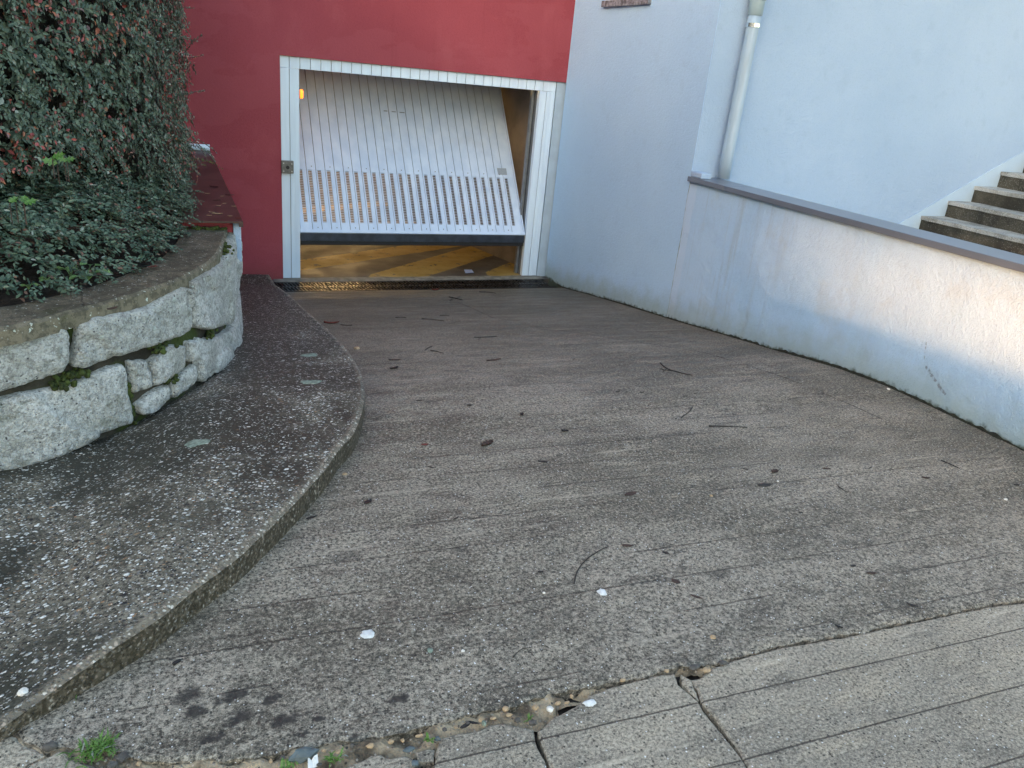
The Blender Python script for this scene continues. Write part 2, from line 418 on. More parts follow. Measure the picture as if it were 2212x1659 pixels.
M['ramp'] = mat_concrete('ramp_concrete', (.318, .278, .222), (.165, .144, .110), (.385, .336, .262), (.115, .172, .0040, .43, .52), .965,
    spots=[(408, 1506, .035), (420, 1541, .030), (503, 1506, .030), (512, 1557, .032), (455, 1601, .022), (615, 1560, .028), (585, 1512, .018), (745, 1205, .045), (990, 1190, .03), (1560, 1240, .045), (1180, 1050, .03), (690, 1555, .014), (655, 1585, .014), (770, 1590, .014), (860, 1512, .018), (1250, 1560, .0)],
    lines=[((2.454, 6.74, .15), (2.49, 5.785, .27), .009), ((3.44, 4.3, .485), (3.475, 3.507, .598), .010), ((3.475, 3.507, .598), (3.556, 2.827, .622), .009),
           ((2.49, 5.785, .27), (3.44, 4.3, .485), .006)], ramp_tone=.14)
M['street'] = mat_concrete('street_concrete', (.42, .365, .285), (.31, .272, .215), (.47, .40, .30), (.1515-.1025, .205, .0035, .2, .75), .975, bump=.001, fine=300)
M['pebble'] = mat_pebble()
M['side'] = mat_wall('side_plaster', (.42, .62, .86), (.46, .66, .89))
M['stairwall'] = mat_wall('stair_plaster', (.36, .48, .65), (.39, .51, .68), dirt=False, bumpd=.007)
M['retain'] = mat_wall('retaining_plaster', (.40, .60, .84), (.47, .65, .87), stains=True, bumpd=.006,
    scr=[((X1, 3.02, .82), (X1, 2.86, .72), .014, .75), ((X1, 2.80, .66), (X1, 2.66, .58), .009, .8), ((X1, 3.07, .96), (X1, 3.05, .86), .006, .5),
         ((X1, 2.62, .56), (X1, 2.5, .47), .006, .5)])
n = NT('red_plaster'); c = n.mix(n.rng(n.noise(.7, 4), .35, .65), (.30, .056, .074), (.35, .070, .090))
c = n.mix(n.rng(n.noise(3, 5, n.mapv(n.pos, (1.5, 1, .8))), .52, .72, 0, .45), c, (.38, .09, .105)); c = n.mix(n.rng(n.noise(75, 2), .35, .5, .22, 0), c, (.22, .03, .035))
c = n.mix(n.rng(n.noise(.8, 6, n.mapv(n.pos, (.8, 1, 1.6), (6.2, 0, 3)), .62), .50, .515, 0, .16), c, (.42, .11, .13)); c = n.mix(n.rng(n.noise(1, 4, n.mapv(n.pos, (14, 1, .7))), .58, .75, 0, .22), c, (.22, .035, .045))
c = n.mix(n.rng(n.M('ADD', n.sep(n.pos)[2], n.M('MULTIPLY', n.noise(6, 4), .25)), .12, .34, .45, 0), c, (.12, .05, .045))
M['red'] = n.fin(c, .8, n.M('ADD', n.noise(130, 3), n.noise(40, 2)), .0014, 1., spec=.25)
M['white_metal'] = mat_simple('white_painted_metal', (.70, .83, .97), .38, 0, .05, 3, stretch=(6, 6, .6))
n = NT('leaf_metal'); c = n.mix(n.rng(n.noise(1, 4, n.mapv(n.pos, (9, 9, .7))), .3, .7), (.60, .72, .90), (.70, .81, .97))
c = n.mix(n.rng(n.noise(3, 5), .58, .75, 0, .25), c, (.50, .55, .64))
M['leaf_metal'] = n.fin(c, .5, spec=.35)
M['grey_steel'] = mat_simple('grey_steel', (.22, .24, .26), .4, .5, .15, 12)
M['dark_rail'] = mat_simple('dark_blue_rail', (.035, .045, .065), .45, .2, .3, 12)
M['black'] = mat_simple('black_rubber', (.012, .012, .014), .6)
M['alu'] = mat_simple('aluminium', (.55, .57, .6), .28, .9, .08, 5)
M['cap_grey'] = mat_simple('grey_coping_metal', (.17, .20, .25), .3, .25, .06, 3)
M['brown_cap'] = mat_simple('brown_painted_metal', (.060, .032, .030), .38, .0, .35, 6, bump=.0004, bsc=15)
M['pipe'] = mat_simple('pipe_grey_white', (.34, .44, .55), .35, 0, .14, 2, stretch=(8, 8, 1.2))
M['collar'] = mat_simple('pipe_collar_grey', (.30, .39, .44), .4, 0, .08, 6)
M['chrome'] = mat_simple('zinc_clamp', (.75, .78, .8), .18, 1., .05, 6)
M['key'] = mat_simple('key_switch_grey', (.14, .14, .135), .45, .3, .2, 40)
M['soil'] = mat_simple('soil_earth', (.022, .016, .012), .9, 0, .5, 20, bump=.02, bsc=30)
M['moss'] = mat_simple('moss_green', (.045, .065, .012), .9, 0, .5, 30, bump=.006, bsc=120)
M['mossdark'] = mat_simple('dark_algae', (.016, .018, .010), .9, 0, .5, 40, bump=.004, bsc=120)
M['granite_mortar'] = mat_simple('dark_mortar', (.050, .047, .035), .9, 0, .5, 12, bump=.006, bsc=60)
n = NT('mortar_joint'); c = n.mix(n.rng(n.noise(6, 4), .4, .6), (.024, .022, .015), (.055, .050, .038)); c = n.mix(n.rng(n.noise(3.5, 4, n.mapv(n.pos, loc=(4, 4, 4))), .5, .6), c, (.04, .06, .008))
M['joint'] = n.fin(c, .9, n.noise(70, 4), .008, 1.)
n = NT('crumbled_mortar'); v = n.vor(110); cr = n.sep(v.outputs['Color'])
c = n.mix(n.rng(n.noise(14, 4), .35, .6), (.10, .075, .05), (.42, .33, .22)); c = n.mix(n.M('MULTIPLY', n.M('GREATER_THAN', cr[0], .75), n.M('LESS_THAN', v.outputs['Distance'], .4)), c, n.mix(cr[1], (.06, .05, .04), (.5, .42, .33)))
M['crumble'] = n.fin(c, .9, n.M('ADD', n.noise(60, 4), n.M('MULTIPLY', n.M('SUBTRACT', 1., v.outputs['Distance']), .6)), .008, 1.)
def mat_granite():
    n = NT('granite_stone'); p = n.pos
    oi = n.t.nodes.new('ShaderNodeObjectInfo').outputs['Random']
    c = n.mix(n.rng(n.noise(5, 5, p, .65), .35, .65), (.58, .60, .56), (.84, .86, .84))
    c = n.mix(n.rng(n.noise(34, 5, p, .8), .42, .53, .6, 0), c, (.24, .245, .225))
    c = n.mix(n.rng(n.noise(95, 3, p, .7), .40, .48, .5, 0), c, (.20, .20, .20))
    c = n.mix(n.rng(n.noise(150, 2, n.mapv(p, loc=(3, 3, 3)), .7), .55, .66, 0, .8), c, (.75, .77, .80))
    v = n.vor(70, p); cr = n.sep(v.outputs['Color'])
    c = n.mix(n.M('MULTIPLY', n.M('GREATER_THAN', cr[0], .90), n.M('LESS_THAN', v.outputs['Distance'], .26)), c, (.09, .09, .095))
    z = n.sep(p)[2]
    # algae below the coping and lichen dots
    tp = n.M('MULTIPLY', n.rng(n.M('ADD', z, n.M('MULTIPLY', n.M('SUBTRACT', n.noise(5, 4), .5), .40)), 1.08, 1.22), .6)
    c = n.mix(tp, c, (.12, .115, .085))
    v3 = n.vor(36, n.mapv(p, loc=(1, 1, 1))); c3 = n.sep(v3.outputs['Color'])
    li = n.M('MULTIPLY', n.M('MULTIPLY', n.M('GREATER_THAN', c3[0], .86), n.M('LESS_THAN', v3.outputs['Distance'], n.M('MULTIPLY', c3[1], .42))), n.rng(z, .95, 1.05))
    c = n.mix(li, c, (.62, .68, .64))
    gr = n.rng(n.noise(9, 4, n.mapv(p, loc=(7, 2, 2))), .60, .72, 0, .45)
    c = n.mix(gr, c, (.16, .17, .10))
    h = n.M('ADD', n.M('MULTIPLY', n.noise(26, 6, p, .68), 2.4), n.noise(110, 3, p))
    return n.fin(c, .75, h, .016, 1., spec=.35)
M['granite'] = mat_granite()
n = NT('coping_concrete'); p = n.pos; wobp = n.VM('ADD', p, n.VM('MULTIPLY', n.VM('SUBTRACT', n.noise(60, 2, color=True), (.5, .5, .5)), (.03, .03, .03)))
c = n.mix(n.rng(n.noise(4, 4), .35, .65), (.085, .075, .055), (.17, .145, .108))
c = n.mix(n.rng(n.noise(160, 2, p, .7), .42, .52, .7, 0), c, (.03, .028, .022))
v = n.vor(120, p); cr = n.sep(v.outputs['Color'])
c = n.mix(n.M('MULTIPLY', n.M('GREATER_THAN', cr[0], .93), n.M('LESS_THAN', v.outputs['Distance'], .35)), c, (.55, .56, .54))
v3 = n.vor(45, wobp); c3 = n.sep(v3.outputs['Color'])
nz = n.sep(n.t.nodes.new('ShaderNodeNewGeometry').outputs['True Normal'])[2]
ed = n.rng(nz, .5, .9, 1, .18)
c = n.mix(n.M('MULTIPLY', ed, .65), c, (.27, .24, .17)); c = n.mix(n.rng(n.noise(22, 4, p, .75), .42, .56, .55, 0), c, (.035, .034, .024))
c = n.mix(n.M('MULTIPLY', n.seg(wobp, (-.33, 3.36, 1.2), (-.36, 3.62, 1.2), .006), .8), c, (.02, .02, .015))
li = n.M('MULTIPLY', n.M('MULTIPLY', n.M('GREATER_THAN', c3[0], .72), n.M('LESS_THAN', v3.outputs['Distance'], n.M('MULTIPLY', c3[1], .40))), ed)
c = n.mix(li, c, (.60, .66, .60))
c = n.mix(n.rng(n.noise(5, 4, n.mapv(p, loc=(9, 2, 4))), .60, .72, 0, .6), c, (.045, .055, .015))
M['coping'] = n.fin(c, .75, n.M('ADD', n.noise(150, 3, p, .7), n.M('MULTIPLY', n.noise(30, 3), 1.3)), .004, 1., spec=.3)
def mat_step(name, a, b):
    n = NT(name); p = n.pos
    c = n.mix(n.rng(n.noise(5, 4, n.mapv(p, (1, 1, .6))), .35, .65), a, b)
    v = n.vor(85, p); cr = n.sep(v.outputs['Color'])
    m = n.M('LESS_THAN', v.outputs['Distance'], .4)
    c = n.mix(n.M('MULTIPLY', m, n.rng(cr[0], .5, .8, 0, .6 if a[0] > .1 else .15)), c, (.6, .6, .57))
    c = n.mix(n.rng(n.noise(120, 2), .4, .5, .5, 0), c, tuple(q*.4 for q in a))
    return n.fin(c, .75, n.M('ADD', n.noise(120, 3), n.M('MULTIPLY', m, .5)), .004, 1.)
M['tread'] = mat_step('step_tread', (.26, .26, .24), (.50, .50, .48)); M['riser'] = mat_step('step_riser', (.028, .026, .018), (.085, .078, .058))
def mat_leaf(name, ca, cb, red=0., rough=.42):
    n = NT(name); geo = n.t.nodes.new('ShaderNodeNewGeometry'); r = geo.outputs['Random Per Island']
    c = n.mix(r, ca, cb)
    r2 = n.M('FRACT', n.M('MULTIPLY', r, 57.31))
    if red:
        z = n.sep(n.pos); fld = n.rng(n.noise(1.9, 2), .42, .62, .15, 1.6)
        isr = n.M('LESS_THAN', r2, n.M('MULTIPLY', fld, red))
        rc = n.ramp(n.M('FRACT', n.M('MULTIPLY', r, 913.7)), [(0, (.36, .09, .07)), (.3, (.28, .07, .075)), (.55, (.34, .13, .06)), (.75, (.26, .14, .13)), (1, (.13, .08, .085))])
        c = n.mix(isr, c, rc)
    else:
        c = n.mix(n.M('LESS_THAN', r2, .03), c, (.12, .07, .05))
    c = n.mix(n.M('GREATER_THAN', r2, .975), c, (.24, .28, .24))
    c = n.mix(geo.outputs['Backfacing'], c, n.mix(.5, c, (.16, .20, .15)))
    return n.fin(c, rough, spec=.45)
M['leafA'] = mat_leaf('hedge_leaf', (.030, .058, .040), (.125, .175, .125), .19)
M['leafB'] = mat_leaf('groundcover_leaf', (.026, .058, .038), (.115, .175, .120))
M['weed'] = mat_leaf('weed_leaf', (.16, .30, .11), (.24, .40, .16))
M['green'] = mat_leaf('bright_leaf', (.06, .15, .025), (.10, .20, .05))
M['ivy'] = mat_leaf('ivy_leaf', (.015, .035, .03), (.03, .06, .05))
M['twig'] = mat_simple('twig_bark', (.055, .035, .028), .8, 0, .4, 30)
M['core'] = mat_simple('shade_core', (.018, .016, .012), .95, 0, .5, 30, bump=.02, bsc=40)  # near-black colour standing in for shade deep in the shrub
M['grass'] = mat_leaf('grass_blade', (.06, .15, .02), (.13, .24, .05))
M['deadleaf'] = mat_simple('dead_brown_leaf', (.055, .030, .022), .6, 0, .4, 60)
M['blackleaf'] = mat_simple('wet_black_leaf', (.014, .012, .011), .5, 0, .4, 60)
M['redleaf'] = mat_simple('red_brown_leaf', (.15, .03, .022), .6, 0, .4, 60)
M['yellowleaf'] = mat_simple('dry_yellow_leaf', (.42, .30, .18), .7, 0, .3, 60)
M['gum'] = mat_simple('white_gum', (.72, .73, .72), .6, 0, .15, 60, bump=.002, bsc=150)
M['quartz'] = mat_simple('white_pebble', (.75, .72, .66), .5, 0, .2, 90)
M['tanpeb'] = mat_simple('tan_pebble', (.42, .30, .18), .6, 0, .2, 90)
M['lichen'] = mat_simple('pale_lichen', (.22, .27, .22), .9, 0, .35, 60, bump=.001, bsc=200)
M['slate'] = mat_simple('blue_grey_slate', (.10, .13, .14), .5, 0, .3, 30, bump=.002, bsc=60)
M['darkstone'] = mat_simple('dark_stone_chip', (.085, .078, .070), .7, 0, .35, 50, bump=.003, bsc=80)
M['paper'] = mat_simple('white_paper_scrap', (.72, .72, .70), .7, 0, .08, 50)
M['bluepaper'] = mat_simple('blue_white_paper', (.35, .42, .62), .6, 0, .1, 50)
M['sticker'] = mat_simple('grey_sticker', (.35, .40, .46), .4, 0, .06, 60)
# garage floor with yellow stripes
n = NT('garage_floor'); p = n.pos
c = n.mix(n.rng(n.noise(2, 5), .35, .65), (.045, .040, .036), (.100, .088, .075))
wobv = n.VM('ADD', p, n.VM('MULTIPLY', n.VM('SUBTRACT', n.noise(18, 4, color=True), (.5, .5, .5)), (.05, .05, 0)))
lines = None
for a, b, w in (((1.0, 8.63, 0), (3.9, 10.2, 0), .20), ((2.2, 8.22, 0), (5.0, 10.6, 0), .25), ((3.6, 8.32, 0), (5.0, 9.6, 0), .24), ((.2, 9.6, 0), (3.2, 11.3, 0), .2), ((.2, 11.2, 0), (3.2, 12.9, 0), .2)):
    s_ = n.seg(wobv, a, b, w, .93); lines = s_ if lines is None else n.M('MAXIMUM', lines, s_)
wear = n.rng(n.noise(7, 5, n.mapv(p, loc=(2, 2, 0)), .7), .36, .44)
c = n.mix(n.M('MULTIPLY', lines, wear), c, n.mix(n.rng(n.noise(5, 4), .3, .7), (.27, .17, .03), (.36, .25, .075)))
M['gfloor'] = n.fin(c, n.rng(n.noise(3, 3), .3, .7, .5, .75), n.noise(60, 3), .002, 1.)
M['gwall'] = mat_simple('garage_inner_wall', (.24, .19, .14), .85, 0, .2, 4, bump=.002)
M['gceil'] = mat_simple('garage_ceiling', (.25, .22, .18), .9)
n = NT('wet_grate'); M['grate'] = n.fin(n.mix(n.rng(n.noise(30, 3), .4, .6), (.012, .011, .010), (.035, .030, .026)), n.rng(n.noise(20, 3), .35, .65, .22, .5), metal=.2)
n = NT('beacon_orange'); M['beacon'] = n.fin((1., .25, .03), .3, Emission_Color=(1., .16, .01, 1), Emission_Strength=.6)
n = NT('warm_tube'); M['tubelamp'] = n.fin((1., .8, .5), .3, Emission_Color=(1., .66, .28, 1), Emission_Strength=30.)
M['asphalt'] = mat_simple('road_asphalt', (.05, .05, .052), .9, 0, .25, 9, bump=.004, bsc=120)
M['house'] = mat_simple('house_render', (.42, .40, .37), .9, 0, .1, 2)
M['earth'] = mat_simple('earth_ground', (.10, .09, .07), .95, 0, .3, 2, bump=.01, bsc=20)

# ------------------------------------------------------------------ ground sheet (to the horizon)
ys = [-400, -100, -30, -10, 0, 2, 2.6, 3.3, 4, 4.6, 5.16, 5.76, 6.5, 7.45, 7.7, 8.0]
xs = [-400, -100, -30, -10, -4, 0, 4.0, 4.2, 10, 30, 100, 400]
v = []; f = []
for y in ys:
    for x in xs: v.append((x, y, g(y)-.16))
for j in range(len(ys)-1):
    for i in range(len(xs)-1): a = j*len(xs)+i; f.append((a, a+1, a+len(xs)+1, a+len(xs)))
k = len(v); v += [(-400, 8.0, -.2), (400, 8.0, -.2), (400, 400, -.2), (-400, 400, -.2)]; f.append((k, k+1, k+2, k+3))
tag(mesh_obj('ground', v, f, M['earth']), kind='structure')
# road in front (behind the camera)
tag(MB().box((-60, -9, .3), (60, -2.51, .60)).build('road', M['asphalt']), kind='structure')

# ------------------------------------------------------------------ ramp, street slabs, pavement
KERB = [(.905, 8.19), (.92, 7.4), (.936, 6.24), (.958, 5.39), (.953, 4.6), (.916, 4.06), (.858, 3.67), (.790, 3.365), (.681, 3.06), (.585, 2.90),
        (.484, 2.72), (.335, 2.495), (.215, 2.335), (.12, 2.215), (-.005, 2.09), (-.1, 1.985), (-.2, 1.91), (-.3, 1.835), (-.395, 1.775), (-.47, 1.725), (-.65, 1.62), (-1.2, 1.36), (-3, .9)]
KC = smooth_curve(KERB, 6)
JU = [(-2, 1.72), (-.9, 1.74)]+[tuple(gnd(p)[:2]) for p in [(0, 1582), (32, 1580), (61, 1604), (97, 1622), (150, 1612), (240, 1620), (290, 1634), (342, 1642), (470, 1640), (580, 1629), (632, 1614), (687, 1607), (757, 1596), (826, 1589), (882, 1573), (930, 1563), (1035, 1538), (1111, 1521), (1184, 1500), (1243, 1490), (1317, 1474), (1369, 1462), (1430, 1449), (1470, 1438), (1503, 1436), (1547, 1430), (1580, 1419), (1632, 1407), (1693, 1391), (1745, 1383), (1826, 1369), (1924, 1349), (2025, 1328), (2106, 1310), (2166, 1300), (2212, 1296)]]+[(3.2, 1.385), (4.04, 1.36)]
ju = densify(JU, .012, .011, 1, closed=False)
# the ramp: under the pavement on the left, under the walls on the right
rp = ju + [(4.06, 1.5), (4.06, 7.73), (1.4, 7.73), (.75, 7.73), (.75, 4.4), (.5, 3.2), (.1, 2.6), (-.5, 2.05), (-2, 2.0)]
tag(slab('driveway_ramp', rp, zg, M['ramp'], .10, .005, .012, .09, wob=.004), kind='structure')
# pavement with its rounded kerb
pp = KC + [(-3, 8.19)]
tag(slab('pavement', pp, gp, M['pebble'], .25, .014, .018, .06, wob=.004), kind='structure')
# lower street slabs: concrete pieces parted by cracks
def gp2(L): return [tuple(gnd(p)[:2]) for p in L]
low_main = gp2([(1172, 1568), (1200, 1545), (1243, 1523), (1278, 1498), (1317, 1481), (1369, 1469), (1430, 1455), (1457, 1452), (1466, 1474), (1507, 1509)])
crackL = gp2([(1518, 1530), (1536, 1553), (1562, 1584), (1596, 1626), (1615, 1659)])
slabB = gp2([(1495, 1466), (1512, 1463), (1540, 1440), (1580, 1424), (1632, 1411), (1693, 1395), (1745, 1387), (1826, 1373), (1924, 1353), (2025, 1332), (2106, 1314), (2166, 1304), (2212, 1300)]) + [(3.2, 1.378), (4.04, 1.352), (6, 1.3), (6, -2.5), (1.22, -2.5), (1.26, .6)] + gp2([(1622, 1659), (1602, 1624), (1570, 1582), (1545, 1549), (1530, 1530), (1512, 1506), (1508, 1490)])
slabA = low_main + crackL + [(1.245, .6), (1.20, -2.5), (.70, -2.5), (.78, .95)] + gp2([(1192, 1659), (1183, 1636), (1170, 1604), (1162, 1575)])
slabC = gp2([(1153, 1572), (1158, 1600), (1172, 1630), (1184, 1659)]) + [(.765, .95), (.68, -2.5), (.40, -2.5), (.46, 1.1)] + gp2([(930, 1659), (942, 1640), (944, 1612), (950, 1592), (980, 1583), (1035, 1574), (1060, 1561), (1092, 1558), (1120, 1566)])
slabD = gp2([(740, 1657), (768, 1645), (800, 1628), (822, 1625), (845, 1634), (872, 1628), (890, 1632), (900, 1650), (915, 1662)]) + [(.44, 1.05), (.38, -2.5), (.02, -2.5), (.08, 1.35)] + gp2([(660, 1668)])
P1 = gp2([(-40, 1612), (0, 1597), (21, 1585), (34, 1588), (60, 1610), (84, 1618), (95, 1629), (60, 1646), (42, 1658), (-60, 1662)])
P2 = gp2([(52, 1659), (62, 1648), (100, 1634), (126, 1618), (136, 1619), (150, 1634), (196, 1650), (250, 1668)]) + [(-.02, 1.35), (-.02, -2.5), (-3, -2.5), (-3, 1.5)] + gp2([(-60, 1670)])
P3 = gp2([(1471, 1453), (1493, 1465), (1506, 1492), (1511, 1509), (1504, 1505), (1473, 1474)])
far_ = lambda a, b: math.dist(a, b) > .3
for nm, poly, lab in (('street_slab', slabB, None), ('street_slab', slabA, None), ('street_slab', slabC, None), ('street_slab', slabD, None), ('street_slab', P1, None), ('street_slab', P2, None), ('street_slab', P3, None)):
    tag(slab(nm, densify(poly, .014, .0045, 4, skip=far_), lambda x, y: g(y)-.004, M['street'], .09, .004, .007, .13, wob=.002), kind='structure')
tag(MB().box((-3, -2.5, .30), (4.04, 1.9, .580)).build('sub_base', M['soil']), kind='structure')
# crumbled mortar in the joint
v = []; f = []
xs = np.arange(-.55, 1.5, .012); jx = np.array([q[0] for q in ju]); jy = np.array([q[1] for q in ju]); o_ = np.argsort(jx); K = 13
for x in xs:
    y0 = float(np.interp(x, jx[o_], jy[o_]))+.02; wd = .105 if x < .9 else .06
    if x > 1.1: wd = .04
    for k in range(K):
        t = k/(K-1); y = y0-t*wd
        z = g(y)-.010-.016*ss(.25, 1, t)+.012*N3(x*22, y*22, 2)+.010*N3(x*60, y*60, 1)+.008*N3(x*120, y*120, 1)
        z -= .02*ss(.15, .45, N3(x*9, y*14, 8))
        v.append((x, y, min(z, g(y)-.004)))
for i in range(len(xs)-1):
    for k in range(K-1): a = i*K+k; f.append((a, a+1, a+K+1, a+K))
tag(mesh_obj('crumbled_mortar', v, f, M['crumble'], smooth=True), 'brown crumbled mortar filling the broken joint below the ramp', kind='stuff')

# ------------------------------------------------------------------ garage building
bld = empty('garage_building', (2.5, DW, 0), 'rendered building with red front wall, white side walls and a garage opening', 'building')
OX0, OX1, OZ = 1.047, 3.953, 2.153
mb = MB()
mb.box((-8, DW, -.3), (OX0, DW+.3, 7)); mb.box((OX0, DW, OZ), (X1+.02, DW+.3, 7))
mb.build('front_wall', M['red'], bld)
MB().box((OX1+.002, DW+.022, -.3), (X1+.02, DW+.3, OZ-.002)).build('wall_return', mat_simple('return_plaster', (.40, .50, .60), .85, 0, .08, 5), bld)
def wall_grid(name, y0, y1, z0, z1, mat, parent, x=X1, thick=.3, ny=60, nz=14, wob=0.):
    v = []; f = []; at = []
    for j in range(nz+1):
        for i in range(ny+1):
            y = y0+(y1-y0)*i/ny; zb = max(z0, g(y)-.12); z = zb+(z1-zb)*(j/nz)**1.5
            hgv = z-g(y)
            v.append((x+wob*N3(y*4, z*6, 1)-.0-(.004*ss(.12, .08, hgv)), y, z)); at.append(hgv)
    n1 = ny+1
    for j in range(nz):
        for i in range(ny): a = j*n1+i; f.append((a, a+1, a+n1+1, a+n1))
    k = len(v)
    for (y, z) in ((y0, -.3), (y1, -.3), (y1, z1), (y0, z1)): v.append((x+thick, y, z)); at.append(1.)
    c00, c01, c11, c10 = 0, ny, nz*n1+ny, nz*n1
    f += [(k, k+1, k+2, k+3), (c10, c11, k+2, k+3), (c00, c10, k+3, k), (c01, c11, k+2, k+1)]
    return mesh_obj(name, v, f, mat, parent, attrs={'hg': at})
wall_grid('side_wall', YR, DW-.001, -.3, 7.0, M['side'], bld, thick=.3)
MB().box((X1+.3, YR+.001, .2), (14, YR+.3, 7)).build('stair_wall', M['stairwall'], bld)
# corner strip of the stair wall that closes the side wall end
MB().box((X1+.001, YR-.002, 1.53), (X1+.301, YR-.0005, 7)).build('wall_corner', M['stairwall'], bld)
MB().box((-8, DW, 7.0), (14, 22, 7.25)).build('roof', M['house'], bld)
MB().box((-8.2, DW+.3, -.3), (-8, 22, 7)).box((14, YR, -.3), (14.2, 22, 7)).box((-8, 21.8, -.3), (14, 22, 7)).build('rear_wall', M['house'], bld)
# window over the side wall: sill and frame (only its foot shows)
wy0, wy1, wz = 6.69, 7.556, 2.90
win = MB().box((X1-.008, wy0+.03, wz+.03), (X1+.1, wy1-.03, wz+1.0)).build('window', M['grey_steel'], bld)
MB().box((X1-.035, wy0, wz-.025), (X1+.1, wy1, wz+.03), .003).build('sill', mat_simple('marbled_sill', (.20, .21, .24), .5, 0, .7, 28), win)
fr = MB()
for a, b in (((wy0+.03, wz+.03), (wy0+.08, wz+1)), ((wy1-.08, wz+.03), (wy1-.03, wz+1)), ((wy0+.08, wz+.03), (wy1-.08, wz+.08)), ((wy0+.08, wz+.95), (wy1-.08, wz+1))):
    fr.box((X1-.02, a[0], a[1]), (X1-.009, b[0], b[1]))
fr.build('frame', M['white_metal'], win)

# garage interior
MB().box((.4, 8.09, -.2), (6.4, 20, -.004)).build('garage_floor', M['gfloor'], bld)
iw = MB()
iw.add([(4.03, 8.3, -.1), (3.52, 10.6, -.1), (3.52, 10.6, 2.5), (4.03, 8.3, 2.5), (4.25, 8.3, -.1), (3.75, 10.7, -.1), (3.75, 10.7, 2.5), (4.25, 8.3, 2.5)],
       [(0, 1, 2, 3), (4, 7, 6, 5), (0, 3, 7, 4), (1, 5, 6, 2), (3, 2, 6, 7)])
iw.box((.3, 8.51, -.1), (.5, 20, 2.5)).box((3.5, 10.7, -.1), (6.4, 10.9, 2.5)).box((6.2, 10.9, -.1), (6.4, 20, 2.5)).box((.5, 19.8, -.1), (6.2, 20, 2.5))
iw.build('inner_wall', M['gwall'], bld)
MB().box((.3, 8.51, 2.5), (6.4, 20, 2.65)).build('ceiling', M['gceil'], bld)
MB().box((.5, 8.51, 2.20), (4.3, 9.75, 2.495)).build('leak_block', M['gceil'], bld)  # added unseen box, keeps lamp light from leaking over the door leaf
for (lx, ly, e) in ((1.5, 12.3, 3.0), (3.3, 16.8, 14)):
    t = empty('ceiling_lamp', (lx, ly, 2.45), 'warm tube lamp on the garage ceiling '+('just behind the tilted door' if ly < 13 else 'at the back of the garage'), 'lamp', 'lamps inside the garage')
    MB().box((lx-.6, ly-.06, 2.455), (lx+.6, ly+.06, 2.498), .004).build('housing', M['white_metal'], t)
    MB().tube([(lx-.56, ly, 2.43), (lx+.56, ly, 2.43)], .018, 10).build('tube', M['tubelamp'], t, True)
    ld = bpy.data.lights.new('ceiling_lamp_light', 'AREA'); ld.shape = 'RECTANGLE'; ld.size = 1.1; ld.size_y = .1; ld.energy = e; ld.color = (1., .60, .25)
    lo = bpy.data.objects.new('ceiling_lamp_light', ld); COL.objects.link(lo); lo.location = (0, 0, -.05); lo.parent = t
    lo['label'] = 'warm light of the tube lamp'
# concrete threshold between the drain and the door
v = []; f = []; nx = 120
for i in range(nx+1):
    x = .95+(3.99-.95)*i/nx
    v += [(x, 8.085+.012*N3(x*8, 1, 2), -.003), (x, 8.12, .004), (x, 8.24+.03*N3(x*5, 3, 1), .002), (x, 8.27+.03*N3(x*5, 3, 1), -.005)]
    if i: a = (i-1)*4; f += [(a+k, a+k+1, a+k+5, a+k+4) for k in range(3)]
MB().add(v, f).build('threshold', mat_simple('threshold_concrete', (.20, .19, .16), .8, 0, .35, 12, bump=.005, bsc=50), bld)

# ------------------------------------------------------------------ garage door: frame + tilted leaf
A_ = Vector((0, 8.22, .489)); B_ = Vector((0, 9.345, 2.018)); ev = (B_-A_).normalized(); nv = Vector((0, -ev.z, ev.y))
ML = Matrix((( 1, 0, 0, 0), (0, ev.y, nv.y, A_.y), (0, ev.z, nv.z, A_.z), (0, 0, 0, 1)))   # (x, v, w) -> world
door = empty('garage_door', (2.5, 8.24, 0), 'white up-and-over garage door standing half open, its boards slotted at the foot', 'garage door')
FY0, FY1 = DW+.028, DW+.09
def board_strip(mb, x0, x1, z0, z1, cuts, y0=FY0, y1=FY1, gap=.0055):
    c = [x0]+cuts+[x1]
    for a, b in zip(c[:-1], c[1:]): mb.box((a+gap/2, y0, z0), (b-gap/2, y1, z1), .0025)
    MB().box((x0+.003, y0+.012, z0+.003), (x1-.003, y1-.004, z1-.003)).build('backing', M['grey_steel'], door)
fj = MB(); board_strip(fj, OX0+.002, 1.229, .004, 2.045, [1.136]); fj.box((1.185, FY0-.003, .006), (1.19, FY0+.003, 2.04))
fj.build('jamb', M['white_metal'], door)
fj = MB(); board_strip(fj, 3.761, OX1-.003, .004, 2.045, [3.846]); fj.box((3.872, FY0-.008, .006), (3.885, FY0+.003, 2.04)).box((3.925, FY0-.006, .006), (3.933, FY0+.003, 2.04))
fj.build('jamb', M['white_metal'], door)
fj = MB(); board_strip(fj, OX0+.002, OX1-.003, 2.047, 2.150, [OX0+.09+.0985*k for k in range(28) if OX0+.09+.0985*k < OX1-.03], FY0+.001)
fj.build('header', M['white_metal'], door)
